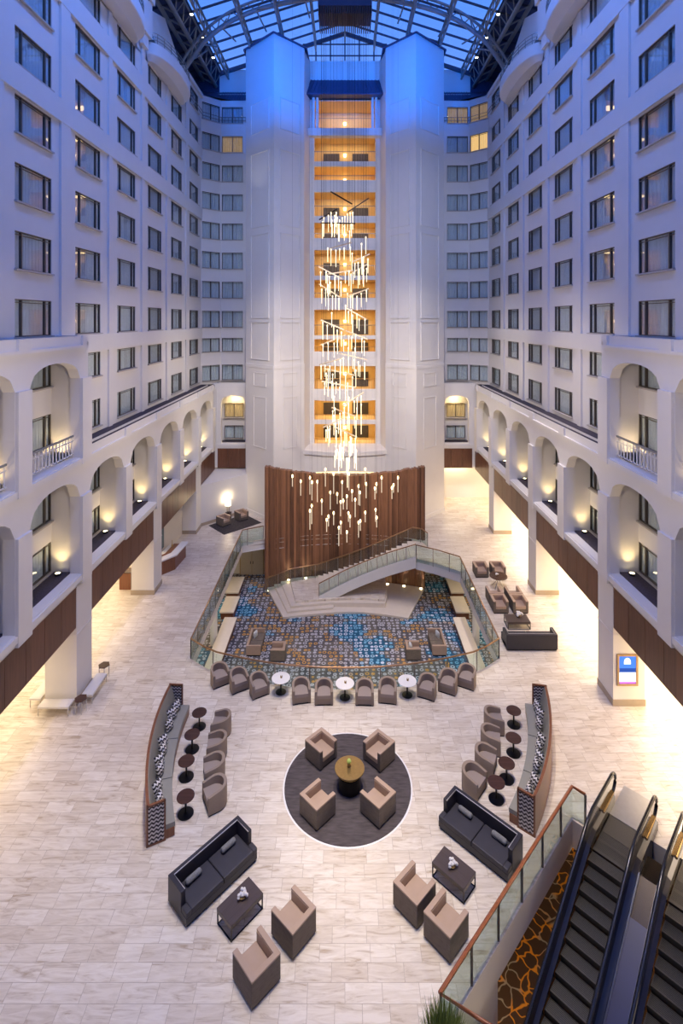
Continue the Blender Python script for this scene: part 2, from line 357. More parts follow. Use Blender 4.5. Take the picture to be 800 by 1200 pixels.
# window prototype (local x along wall, +y into the wall)
_wm={}
def win_meshes(w,h,style):
    key=(round(w,2),round(h,2),style)
    if key in _wm: return _wm[key]
    t=.04; mb=MB(); hw=w/2
    mb.box(-hw,hw,.10,.20,0,t); mb.box(-hw,hw,.10,.20,h-t,h); mb.box(-hw,-hw+t,.10,.20,0,h); mb.box(hw-t,hw,.10,.20,0,h)
    if w>2.2:
        for x in (-hw*.62,hw*.66): mb.box(x-.035,x+.035,.09,.20,t,h-t)
    else: mb.box(-.03,.03,.10,.20,t,h-t)
    mb.box(-hw+t,hw-t,.11,.15,h*.90,h*.92)
    fr=mb
    pn=MB(); pn.box(-hw+t,hw-t,.145,.155,t,h-t)
    si=MB(); si.box(-hw-.05,hw+.05,-.05,.10,-.07,0)
    cu=MB(); n=84; vs=[]
    for i in range(n+1):
        x=-hw+w*i/n; ph=x*2*PI*4.6+math.sin(x*5+w)*1.3
        y=.23+.05*math.sin(ph)
        if style==1 and -.1<x<.35: y=.6
        vs+= [(x,y,0),(x,y,h)]
    cu.add(vs,[(2*i,2*i+2,2*i+3,2*i+1) for i in range(n)])
    _wm[key]=(fr,pn,si,cu); return _wm[key]
_wobj={}; wcount=[0]
def window(px,py,z,w,h,rotz,label,cm=None,style=0):
    cm=cm or M_curt; wcount[0]+=1; key=(round(w,2),round(h,2),style,cm.name)
    if key not in _wobj:
        fr,pn,si,cu=win_meshes(w,h,style)
        o=fr.build('window_%d'%wcount[0],M_frame); o['kind']='structure'
        pn.build('window_pane',M_pane,o); si.build('window_sill',M_sill,o); cu.build('curtain',cm,o,smooth=True)
        _wobj[key]=o
    else:
        o=dup(_wobj[key],(0,0,0)); o.name='window_%d'%wcount[0]
    o.location=(px+.07*math.sin(rotz),py-.07*math.cos(rotz),z); o.rotation_euler=(0,0,rotz); o['label']=label; o['group']='guest room windows'
    return o
names_bay=['first bay nearest the camera','second bay','third bay','fourth bay','fifth bay','sixth bay','seventh bay beside the corner']
rown={0:'at eye level',1:'one floor above eye level',2:'two floors above eye level',3:'three floors above eye level',4:'four floors above eye level',5:'five floors above eye level',6:'six floors above eye level',7:'on the top floor',-1:'one floor below eye level',-2:'on the floor of the dark ledge',-3:'upper floor inside the arches',-4:'lower floor inside the arches'}
for sx,side in ((-1,'left'),(1,'right')):
    holes=[]
    for i,d in enumerate(COLD):
        for k in range(-4,8):
            if k==7 and i in (2,3,4,5): continue
            z0,z1=rowz(k); holes.append((d-WW/2,d+WW/2,z0,z1))
    mb=MB()
    X=XW*sx
    facade(mb,(X,0),(0,1),(sx,0),8.0,47.9,3.5,34.4,[h for h in holes if h[3]<34.45],.2)
    # above balcony floor level: solid parts between the balconies
    segs=[(8,25.2),(33.0,34.7),(42.4,47.9)]
    for a,b in segs:
        facade(mb,(X,0),(0,1),(sx,0),a,b,34.4,BZT,[(d-WW/2,d+WW/2,*rowz(7)) for i,d in enumerate(COLD) if a<d<b and i in (0,1,6)],.2)
    mb.box(min(X,X+sx*.9),max(X,X+sx*.9),25.0,25.2,34.4,BZT); 
    for d in (33.0,34.65,42.4): mb.box(min(X,X+sx*1.5),max(X,X+sx*1.5),d,d+.05,34.4,BZT)
    # pilasters and floor bands standing slightly proud
    for i in range(len(COLD)):
        dm=COLD[i]+2.35
        a,b=(dm-.42,dm+.42) if i==1 else (dm-.22,dm+.22)
        if b<47.8: mb.box(min(X,X-sx*.11),max(X,X-sx*.11),a,b,5.7,BZT if (a<25 or 33<a<34.6 or a>42) else 34.3)
    for z0,z1 in ((15.42,16.30),(26.22,27.28),(31.72,32.80)):
        mb.box(min(X,X-sx*.13),max(X,X-sx*.13),14,47.9,z0,z1)
    mb.box(min(X,X-sx*.2),max(X,X-sx*.2),14,25.2,BZT-.35,BZT); mb.box(min(X,X-sx*.2),max(X,X-sx*.2),42.4,47.95,BZT-.35,BZT)
    for d in (33.0,):   # corbelled capital between the balconies
        mb.box(min(X-sx*.1,X-sx*.45),max(X-sx*.1,X-sx*.45),33.15,34.6,35.6,37.9); mb.box(min(X-sx*.1,X-sx*.6),max(X-sx*.1,X-sx*.6),33.05,34.7,37.9,38.4)
        mb.box(min(X-sx*.1,X-sx*.3),max(X-sx*.1,X-sx*.3),33.4,34.35,34.8,35.6)
    mb.box(min(X,X+sx*.5),max(X,X+sx*.5),13,47.9,5.3,5.55)
    # light-tight skin behind the rooms
    mb.quad((X+sx*.8,8,3.5),(X+sx*.8,50,3.5),(X+sx*.8,50,34.4),(X+sx*.8,8,34.4))
    mb.box(min(X,X+sx*3.2),max(X,X+sx*3.2),8,50,34.3,34.42)
    # recessed dormer wall behind the balconies
    Xd=X+sx*.12
    for a,b in ((25.2,33.0),(34.7,42.6)):
        ring=[(a,34.4),(a,37.9),(a+4.0,39.4),(b,37.5),(b,34.4)]
        v=[(Xd,p,q) for p,q in ring]
        mb.add(v+[(p[0]+sx*.3,p[1],p[2]) for p in v],[(0,1,2,3,4),(9,8,7,6,5),(0,5,6,1),(1,6,7,2),(2,7,8,3)])
    for a,b in ((8,25.2),(33,34.7),(42.4,50)):
        mb.quad((X,a,BZT),(X,b,BZT),(X+sx*2.2,b,BZT),(X+sx*2.2,a,BZT))
    # back facade with chamfered corner
    ch=(Vector((-11.7,49.3))-Vector((-13.2,47.9))); cl=ch.length; ch/=cl
    rows=[k for k in range(-2,8)]
    O1=(13.2*sx,47.9); uv=(-ch.x*-1*-sx if False else -sx*ch.x, ch.y)
    nv=(sx*ch.y,ch.x)
    facade(mb,O1,uv,nv,0,cl,11.1,BZT,[(.12,cl-.12,*rowz(k)) for k in rows],.2)
    facade(mb,(11.7*sx,49.3),(-sx,0),(0,1),0,3.1,11.1,BZT,[(.1,2.06,*rowz(k)) for k in rows],.2)
    mb.box(min(sx*8.6,sx*14),max(sx*8.6,sx*14),50.2,50.4,0,BZT+1); 
    mb.box(min(sx*8.6,sx*13),max(sx*8.6,sx*13),49.3,50.3,11.0,11.2)
    mb.quad((sx*13.2,47.9,BZT),(sx*14.9,47.9,BZT),(sx*14.9,50.4,BZT),(sx*8.6,50.4,BZT)); mb.quad((sx*13.2,47.9,BZT),(sx*11.7,49.3,BZT),(sx*8.6,49.3,BZT),(sx*8.6,50.4,BZT))
    struct(mb.build('wall_'+side,M_wall),'white plaster %s wall of the atrium with rows of room windows'%side)
    for i,d in enumerate(COLD):
        for k in range(-4,8):
            if k==7 and i in (2,3,4,5): continue
            if i==0 and k<1 and k>-3 and False: continue
            z0,z1=rowz(k); 
            window(X,d,z0,WW,z1-z0,(-PI/2 if sx>0 else PI/2),'grey-curtained window of %s wall, %s, %s'%(side,names_bay[i],rown[k]),style=1 if (i*7+k*3+(sx>0))%9==0 else 0)
    angc=math.atan2(uv[1],uv[0])
    for k in rows:
        z0,z1=rowz(k)
        cm=None; cmc=None
        if sx>0 and k==6: cmc=M_curtw
        if sx>0 and k==7: cm=M_curta; cmc=M_curta
        if sx<0 and k==6: cm=M_curta
        rz=angc+(PI if sx>0 else 0)
        # orient so that local +y points into the wall
        def orient(nx,ny): return math.atan2(ny,nx)-PI/2
        window(O1[0]+uv[0]*cl/2,O1[1]+uv[1]*cl/2,z0,cl-.24,z1-z0,orient(*nv),'window in the angled corner of the far %s wall, %s'%(side,rown[k]),cmc)
        window(sx*(11.7-1.08),49.3,z0,1.96,z1-z0,orient(0,1),'window of the far %s wall beside the white tower, %s'%(side,rown[k]),cm)
    for a in (25.2,34.7):
        md=MB(); md.add([(X+sx*.1,a+.5,35.0),(X+sx*.1,a+2.9,35.0),(X+sx*.1,a+2.6,36.1),(X+sx*.1,a+.6,37.3)],[(0,1,2,3)]); struct(md.build('door_%d'%(int(a)+(0 if sx<0 else 1)),M_frame),'dark slanted doorway onto the curved balcony')
    # sloped blue metal roof and penthouse box above the far corner
    mr=MB()
    mr.quad((sx*13.3,45.5,BZT),(sx*13.3,47.9,BZT),(sx*14.9,49.6,39.1),(sx*14.9,45.5,39.1))
    mr.quad((sx*13.2,47.9,BZT),(sx*11.6,49.25,BZT),(sx*12.3,50.6,39.1),(sx*14.9,50.2,39.1))
    mr.quad((sx*11.7,49.25,BZT),(sx*8.8,49.25,BZT),(sx*8.8,50.6,39.1),(sx*12.3,50.6,39.1))
    for j in range(13):
        x=8.9+.24*j; mr.beam((sx*x,49.25,BZT+.03),(sx*x,50.6,39.13),.05,.06)
    for j in range(9):
        t=j/8; mr.beam((sx*(13.2-1.6*t),47.9+1.35*t,BZT+.03),(sx*(14.9-2.6*t),50.2+.4*t,39.13),.05,.06)
    struct(mr.build('trim_3' if sx<0 else 'trim_4',M_bluemetal),'blue standing seam roof over the far %s corner'%side)
    mp=MB(); mp.box(min(sx*9,sx*12.15),max(sx*9,sx*12.15),50.62,50.8,38.9,41.3); struct(mp.build('wall_penthouse_'+side,M_wall))
    # ---------------- arcade standing in front of the side wall
    P0=[14.58+4.62*k for k in range(8)]      # pier centres
    ma=MB()
    def arch_bay(mb,Pt,c,hw,z0,zsill,zspr,zcr,z1,full,nv_,th):
        """Pt(u,z,n): plate from c-full..c+full with an arched opening"""
        n=14; xs=[-hw+2*hw*i/n for i in range(n+1)]
        az=[zspr+(zcr-zspr)*math.sqrt(max(0,1-(abs(x)/hw)**2.3)) for x in xs]
        for s_ in (0,th):
            q=lambda a,b,c_,d_: mb.quad(Pt(a[0],a[1],s_),Pt(b[0],b[1],s_),Pt(c_[0],c_[1],s_),Pt(d_[0],d_[1],s_))
            q((c-full,z0),(c+full,z0),(c+full,zsill),(c-full,zsill))
            q((c-full,zsill),(c-hw,zsill),(c-hw,z1),(c-full,z1)); q((c+hw,zsill),(c+full,zsill),(c+full,z1),(c+hw,z1))
            for i in range(n): q((c+xs[i],az[i]),(c+xs[i+1],az[i+1]),(c+xs[i+1],z1),(c+xs[i],z1))
        for i in range(n): mb.quad(Pt(c+xs[i],az[i],0),Pt(c+xs[i+1],az[i+1],0),Pt(c+xs[i+1],az[i+1],th),Pt(c+xs[i],az[i],th))
        for a,b in (((-hw,zsill),(hw,zsill)),((-hw,zsill),(-hw,zspr)),((hw,zsill),(hw,zspr))):
            mb.quad(Pt(c+a[0],a[1],0),Pt(c+b[0],b[1],0),Pt(c+b[0],b[1],th),Pt(c+a[0],a[1],th))
    Pt=lambda u,z,n: (sx*(XA+n),u,z)
    for k in range(7):
        c=(P0[k]+P0[k+1])/2; hw=1.87
        arch_bay(ma,Pt,c,hw,5.25,5.7,9.15,10.1,11.25 if P0[k]>23 else 10.45,2.31,None,.45)
        if P0[k]<23: arch_bay(ma,Pt,c,hw,10.45,10.9,14.45,15.26,16.35,2.31,None,.45)
        # sill mouldings and recessed parapet panel frames
        for (za,zb) in ([(5.42,5.66)]+([(10.62,10.86)] if P0[k]<23 else [])):
            ma.box(min(sx*XA,sx*(XA-.09)),max(sx*XA,sx*(XA-.09)),c-hw-.1,c+hw+.1,za,zb)
        zt=11.25 if P0[k]>23 else 16.35
        ma.box(min(sx*XA,sx*(XA-.10)),max(sx*XA,sx*(XA-.10)),c-2.31,c-1.95,zt-.55,zt); ma.box(min(sx*XA,sx*(XA-.10)),max(sx*XA,sx*(XA-.10)),c+1.95,c+2.31,zt-.55,zt)
        ma.box(min(sx*XA,sx*(XA-.10)),max(sx*XA,sx*(XA-.10)),c-1.95,c+1.95,zt-.55,zt-.42)
    for k,p in enumerate(P0):
        w=.42
        if p<47: 
            ma.box(min(sx*(XA-.12),sx*XA),max(sx*(XA-.12),sx*XA),p-w,p+w,5.25,9.15)
            ma.box(min(sx*(XA+.45),sx*(XW)),max(sx*(XA+.45),sx*(XW)),p-.32,p+.32,5.3,11.1)
            if p<24: 
                ma.box(min(sx*(XA-.12),sx*XA),max(sx*(XA-.12),sx*XA),p-w,p+w,10.6,14.45)
                ma.box(min(sx*(XA+.45),sx*(XW)),max(sx*(XA+.45),sx*(XW)),p-.32,p+.32,10.4,16.2)
    # roofs of the arcades, floor of the upper loggia, end wall of the upper tier
    ma.box(min(sx*(XA+.05),sx*XW),max(sx*(XA+.05),sx*XW),24.2,48.0,10.75,11.0)
    ma.box(min(sx*(XA+.06),sx*XW),max(sx*(XA+.06),sx*XW),14,24.24,10.42,10.6)
    ma.box(min(sx*(XA+.05),sx*XW),max(sx*(XA+.05),sx*XW),14,24.24,15.9,16.05)
    ma.box(min(sx*(XA+.05),sx*(XW)),max(sx*(XA+.05),sx*(XW)),23.9,24.22,10.9,16.33)
    # far arcade, parallel to the picture plane
    Pb=lambda u,z,n:(u,48.0+n,z)
    arch_bay(ma,Pb,sx*10.28,1.12,5.25,5.7,9.5,10.1,11.25,1.6,None,.45)
    ma.box(min(sx*8.7,sx*11.9),max(sx*8.7,sx*11.9),47.92,48.0,5.42,5.66)
    ma.box(min(sx*8.7,sx*11.9),max(sx*8.7,sx*11.9),48.05,49.3,10.8,11.0)
    ma.box(min(sx*8.7,sx*11.9),max(sx*8.7,sx*11.9),48.05,49.5,5.3,5.5)
    ma.box(min(sx*8.7,sx*11.95),max(sx*8.7,sx*11.95),49.45,49.6,5.3,11)
    ma.box(min(sx*11.7,sx*12.1),max(sx*11.7,sx*12.1),47.95,48.5,3.5,11.25)
    struct(ma.build('wall_arcade_'+side,M_wall),'white arcade of arches along the %s side'%side)
    for k,(zz,hh) in enumerate(((7.9,1.3),(5.9,1.2))):
        window(sx*10.45,49.22,zz,1.75,hh,0,'window inside the far %s arch, %s'%(side,('upper','lower')[k]),M_curta if k==0 else None)
    # dark roof gravel on the lower ledge and planter beds in the arches
    mg=MB()
    mg.box(min(sx*(XA+.12),sx*(XW-.02)),max(sx*(XA+.12),sx*(XW-.02)),24.26,47.95,11.0,11.12)
    mg.box(min(sx*(XA+.12),sx*(XW-.02)),max(sx*(XA+.12),sx*(XW-.02)),14,24.2,16.05,16.2)
    mg.box(min(sx*8.9,sx*12),max(sx*8.9,sx*12),48.15,49.28,11.0,11.12)
    for k in range(7):
        mg.box(min(sx*(XA+.46),sx*(XW-.02)),max(sx*(XA+.46),sx*(XW-.02)),P0[k]+.33,P0[k+1]-.33,5.55,5.72)
    mg.box(min(sx*9.1,sx*11.6),max(sx*9.1,sx*11.6),48.5,49.3,5.5,5.7)
    tag(mg.build('planter_gravel',M_gravel),'dark stones lying along the ledges and arch sills on the %s side'%side,'gravel',kind='stuff')
    # uplights in the beds
    up=None
    for k in range(1,7):
        for dd in (P0[k+1]-.62,P0[k]+1.9):
            if k==6 and dd<P0[k]+1.3: continue
            nm='small lit uplight in the planter bed of arch %s'%(['','nearest the camera','second','third','fourth','fifth','sixth'][k])
            x=sx*(XA+.9)
            if up is None:
                up=thing('planter_uplight','', 'uplight',(x,dd,5.72),0)
                b_=MB(); b_.lathe([(.001,0),(.13,0),(.15,.10),(.12,.10),(.11,.04),(.001,.04)],n=14); hs_=b_.build('housing',M_black,up)
                b_=MB(); b_.cyl(0,0,.045,.09,.10,12); b_.build('lens',M_up,hs_); o=up
            else: o=dup(up,(x,dd,5.72))
            pl='far end' if dd>P0[k]+2.5 else 'near end'
            o['label']='small glowing uplight, %s of the %s arch from the camera on the %s side'%(pl,['','first','second','third','fourth','fifth','sixth'][k],side); o['group']='uplights in the arch planters'
            ld=bpy.data.lights.new('uplight_beam','SPOT'); ld.energy=95 if dd>P0[k]+2.5 else 30; ld.color=(1,.72,.32); ld.spot_size=1.8; ld.spot_blend=.8; ld.shadow_soft_size=.08
            lo=bpy.data.objects.new('uplight_beam',ld); C.objects.link(lo); lo.location=(x,dd,5.86); lo.rotation_euler=(PI+.10,0,0)
    # upper loggia railing (near bays) and lamps
    for k in (0,1):
        c=(P0[k]+P0[k+1])/2; t=thing('loggia_railing','white balcony railing in the %s upper arch of the %s side'%(('near','far')[k],side),'railing',(sx*(XA+.3),c,10.9))
        b_=MB(); b_.box(-.03,.03,-1.85,1.85,.92,1.0); b_.build('top_rail',M_brass if False else M_steel,t)
        b_=MB(); b_.box(-.02,.02,-1.85,1.85,.12,.17); b_.box(-.02,.02,-1.85,1.85,.72,.76)
        b_.build('cross_rail',M_white,t)
        b_=MB()
        for j in range(15): b_.box(-.02,.02,-1.8+j*.25,-1.75+j*.25,.12,.92)
        b_.build('balusters',M_white,t)
        ld=bpy.data.lights.new('loggia_glow','SPOT'); ld.energy=110; ld.color=(1,.72,.34); ld.spot_size=2.0; ld.spot_blend=.9; ld.shadow_soft_size=.08
        lo=bpy.data.objects.new('loggia_glow',ld); C.objects.link(lo); lo.location=(sx*(XA+.9),P0[k+1]-.7,10.8); lo.rotation_euler=(PI,0,0)
    ld=bpy.data.lights.new('far_arch_glow','POINT'); ld.energy=60; ld.color=(1,.74,.36); ld.shadow_soft_size=.1
    lo=bpy.data.objects.new('far_arch_glow',ld); C.objects.link(lo); lo.location=(sx*10.3,48.8,9.6)
    # wood veneer panels over the ground floor openings
    for j,(a,b) in enumerate(((14.6,23.08),(24.45,32.4),(33.75,41.65),(43.0,47.7))):
        b_=MB(); n=max(1,round((b-a)/1.15))
        for q in range(n):
            y0=a+(b-a)*q/n; y1=a+(b-a)*(q+1)/n; b_.box(min(sx*(XA+.02),sx*(XA+.2)),max(sx*(XA+.02),sx*(XA+.2)),y0+.012,y1-.012,3.45,5.25)
        b_.box(min(sx*(XA+.06),sx*(XA+.25)),max(sx*(XA+.06),sx*(XA+.25)),a,b,3.46,5.24)
        b_.box(min(sx*(XA),sx*(XA+.22)),max(sx*(XA),sx*(XA+.22)),a,b,5.22,5.27)
        struct(b_.build('trim_%d'%(10+j+(0 if sx<0 else 5)),M_panel),'walnut fascia panel on the %s side, %s from the camera'%(side,('nearest','second','third','farthest')[j]))
    b_=MB(); 
    for q in range(3): b_.box(min(sx*(8.75+q*1.0),sx*(9.73+q*1.0)),max(sx*(8.75+q*1.0),sx*(9.73+q*1.0)),48.0,48.2,3.45,5.25)
    struct(b_.build('trim_%d'%(14 if sx<0 else 19),M_panel),'walnut fascia panel under the far %s arch'%side)
    # ground floor columns
    for j,p in enumerate((14.5,23.77,33.1,42.3)):
        b_=MB(); b_.box(min(sx*XA,sx*(XA+1.4)),max(sx*XA,sx*(XA+1.4)),p-.69,p+.69,0,5.3)
        b_.box(min(sx*(XA-.03),sx*(XA+1.43)),max(sx*(XA-.03),sx*(XA+1.43)),p-.72,p+.72,0,.28,1)
        b_.box(min(sx*(XA-.02),sx*(XA+1.42)),max(sx*(XA-.02),sx*(XA+1.42)),p-.71,p+.71,3.1,3.14)
        struct(b_.build('column',[M_cream if False else M_wall,M_base]),'square white ground floor column on the %s side, %s from the camera'%(side,('nearest','second','third','fourth')[j]))
    b_=MB(); b_.box(min(sx*(XA+.2),sx*21),max(sx*(XA+.2),sx*21),8,55,3.5,3.65); b_.box(min(sx*8.6,sx*12.2),max(sx*8.6,sx*12.2),48.1,55,3.5,3.65)
    struct(b_.build('ceiling_%d'%(3 if sx<0 else 4),M_ceil))
    b_=MB(); b_.box(min(sx*20.6,sx*20.8),max(sx*20.6,sx*20.8),-6,55,0,3.6)
    b_.box(min(sx*8.6,sx*21),max(sx*8.6,sx*21),52.6,52.8,0,3.6)
    b_.box(min(sx*20.5,sx*20.6),max(sx*20.5,sx*20.6),-6,55,0,.25,1); b_.box(min(sx*8.6,sx*21),max(sx*8.6,sx*21),52.5,52.6,0,.25,1)
    struct(b_.build('wall_ground_'+side,[M_cream,M_base]))
    # near upper wall part outside the frame, for bounce light
    b_=MB(); b_.quad((sx*13.2,-6,3.5),(sx*13.2,8,3.5),(sx*13.2,8,38),(sx*13.2,-6,38)); struct(b_.build('wall_near_'+side,M_wall))
    # balconies
    for j,(a,b) in enumerate(((25.2,33.0),(34.7,42.4))):
        t=thing('curved_balcony','white bowed balcony near the roof on the %s wall, %s one'%(side,('nearer','farther')[j]),'balcony',(sx*XW,(a+b)/2,34.4))
        hl=(b-a)/2; n=22
        def crv(r): return [(-sx*r*math.cos(PI*(i/n-.5))**.8 if 0<i<n else 0, hl*math.sin(PI*(i/n-.5))*(.86+.14*r/1.3)) for i in range(n+1)]
        b_=MB(); c0=crv(.7); c1=crv(1.25); c2=crv(1.3)
        b_.strip([(x,y,0) for x,y in c0],[(0,y,-.02) for x,y in c0]); b_.strip([(x,y,0) for x,y in c0],[(x,y,.35) for x,y in c1])
        b_.strip([(x,y,.35) for x,y in c1],[(x,y,.42) for x,y in c2]); b_.strip([(x,y,.42) for x,y in c2],[(x,y,1.15) for x,y in c2])
        b_.strip([(x,y,1.15) for x,y in c2],[(x*.9,y*.97,1.15) for x,y in c2]); b_.strip([(x*.9,y*.97,1.15) for x,y in c2],[(x*.9,y*.97,.45) for x,y in c2])
        b_.strip([(x*.9,y*.97,.45) for x,y in c2],[(0,y,.45) for x,y in c2])
        b_.build('bowl',M_wall,t,smooth='auto')
        b_=MB(); 
        for z in (1.4,1.62,1.85): b_.tube([(x*.95,y*.98,z) for x,y in c2],.025,6)
        for i in range(1,n,2): b_.tube([(c2[i][0]*.95,c2[i][1]*.98,1.15),(c2[i][0]*.95,c2[i][1]*.98,1.85)],.02,5)
        b_.build('railing',M_post,t)
    b_=MB()  # little railing round the far corner at top floor
    pts=[(sx*13.0,42.6,36.4),(sx*13.0,47.8,36.4),(sx*11.6,49.1,36.4),(sx*9.0,49.1,36.4)]
    for dz in (0,-.3): b_.tube([(p[0],p[1],p[2]+dz-.3) for p in pts],.03,6)
    for i in range(9): 
        t_=i/8; b_.tube([(sx*(11.6-2.6*t_),49.1,35.6),(sx*(11.6-2.6*t_),49.1,36.1)],.02,5)
    tag(b_.build('corner_railing',M_post),'thin top floor railing round the far %s corner'%side,'railing')

# wall closing the hall behind the camera
b_=MB(); b_.box(-21,21,-6.2,-6,0,41); struct(b_.build('wall_rear',M_wall))
# half-height wall in the far left corner
b_=MB(); A=Vector((-12.1,42.9)); B=Vector((-8.4,46.8)); dr=(B-A).normalized(); nn=Vector((-dr.y,dr.x))
b_.prism([tuple(A),tuple(B),(-8.6,48.3),(-12.1,48.3)],0,3.35)
b_.prism([tuple(A-nn*.03),tuple(B-nn*.03),tuple(B+nn*.02),tuple(A+nn*.02)],0,.25,1)
struct(b_.build('wall_alcove',[M_wall,M_base]),'low angled white wall behind the corner seating')
b_=MB(); b_.box(-13.1,-12.95,36.3,41.6,0,3.5); b_.box(-20.5,-13.1,36.3,36.45,0,3.5)
struct(b_.build('wall_left_passage',[M_cream]))

# ---------------------------------------------------------------- central tower
b_=MB()
for sx in (-1,1):
    poly=[(sx*8.85,50.4),(sx*8.85,46.7),(sx*5.97,43.9),(sx*3.6,46.25),(sx*3.6,47.0),(sx*3.25,48.7),(sx*3.25,50.4)]
    b_.prism(poly,0 ,41.2)
b_.box(-3.6,3.6,48.6,50.3,37.5,37.9); b_.box(-3.3,3.3,48.9,50.2,37.9,41.3)
# storey plates between the corridor openings
OP=[(118,150),(156,189),(195,211),(225,253),(261,279),(293,323),(328,349),(363,393),(397.5,412),(429,456),(469,492),(497,521)]
D0=48.6
OPZ=[(ZD(b,D0),ZD(a,D0)) for a,b in OP]
prev=37.6
for z0,z1 in OPZ:
    b_.box(-3.3,3.3,48.6,48.8,z1,prev); prev=z0
b_.box(-3.3,3.3,48.6,48.9,0,prev)
# jambs
for sx in (-1,1): b_.box(min(sx*2.85,sx*3.3),max(sx*2.85,sx*3.3),48.58,49.0,prev,37.5)
# bowed apron at the foot
n=16; P=[(-3.75+7.5*i/n, 46.3-.85*math.cos(PI*(i/n-.5))) for i in range(n+1)]
b_.prism([(-3.75,48.7)]+P+[(3.75,48.7)],0,5.2); b_.prism([(-3.85,48.7)]+[(x*1.02,y-.12) for x,y in P]+[(3.85,48.7)],5.2,5.55)
for zc in (ZD(463,D0),):
    b_.prism([(-2.95,48.7)]+[(x*.78,48.75-(46.3-y)*.7) for x,y in P]+[(2.95,48.7)],zc-.5,zc+.5)
# bands round the wings
for sx in (-1,1):
    for z,o in ((12.9,.06),):
        pp=[(sx*8.85,46.7),(sx*5.97,43.9),(sx*3.6,46.25)]
        for i in (0,1):
            a=Vector(pp[i]); c=Vector(pp[i+1]); t=(c-a).normalized(); nn=Vector((t.y,-t.x)); nn=nn if nn.y<0 else -nn
            q=[a,c,c+nn*o,a+nn*o]; b_.prism([tuple(v) for v in q],z,z+.3); b_.prism([tuple(v) for v in [a,c,c+nn*.03,a+nn*.03]],0,z); b_.prism([tuple(v) for v in [a,c,c+nn*.09,a+nn*.09]],0,.3)
    # incised panels as thin frames
    for i,(pa,pb) in enumerate((((8.85,46.7),(5.97,43.9)),((5.97,43.9),(3.6,46.25)))):
        a=Vector((sx*pa[0],pa[1])); c=Vector((sx*pb[0],pb[1])); t=(c-a); ln=t.length; t/=ln; nn=Vector((t.y,-t.x)); nn=nn if nn.y<0 else -nn
        for z0,z1 in ((33.3,36.0),(25.1,31.6),(17.2,24.5),(13.6,16.9) ,(6.0,10.4),(11.3,12.5)):
            u0,u1=ln*.2,ln*.84
            if z1<13: u0,u1=ln*.3,ln*.75
            F4=lambda u,z,o:((a+t*u+nn*o).x,(a+t*u+nn*o).y,z)
            for (ua,ub,za,zb) in ((u0,u1,z1-.07,z1),(u0,u1,z0,z0+.05),(u0,u0+.06,z0,z1),(u1-.06,u1,z0,z1)):
                o=.07
                b_.add([F4(ua,za,0),F4(ub,za,0),F4(ub,zb,0),F4(ua,zb,0),F4(ua,za,o),F4(ub,za,o),F4(ub,zb,o),F4(ua,zb,o)],[(4,5,6,7),(0,4,7,3),(1,2,6,5),(3,7,6,2),(0,1,5,4)])
struct(b_.build('wall_tower',M_wall),'white octagonal twin tower in the middle of the atrium')
# tower roofs: low hips with dark seams
b_=MB()
for sx in (-1,1):
    e=[(sx*9.0,50.4),(sx*9.0,46.6),(sx*5.97,43.7),(sx*3.4,46.3),(sx*3.3,50.4)]
    ap=(sx*6.0,48.2,42.4)
    for i in range(4):
        b_.add([(e[i][0],e[i][1],41.15),(e[i+1][0],e[i+1][1],41.15),ap],[(0,1,2)])
        a=Vector((*e[i],41.15)); c=Vector((*e[i+1],41.15))
        m=int((c-a).length/.42)
        for j in range(m+1):
            p=a.lerp(c,j/max(1,m)); b_.beam(p,p.lerp(Vector(ap),.25),.06,.12)
        b_.beam(a,c,.12,.12)
struct(b_.build('trim_20',M_bluemetal),'dark seamed hip roofs on the twin tower')
b_=MB(); b_.quad((-3.7,47.6,37.75),(3.7,47.6,37.75),(3.2,48.9,39.5),(-3.2,48.9,39.5)); b_.box(-3.7,3.7,47.55,48.9,37.6,37.76)
for i in range(21): 
    t=i/20; b_.beam((-3.65+7.3*t,47.6,37.8),(-3.15+6.3*t,48.9,39.53),.06,.06)
struct(b_.build('trim_21',M_bluemetal),'blue metal canopy above the top corridor opening')
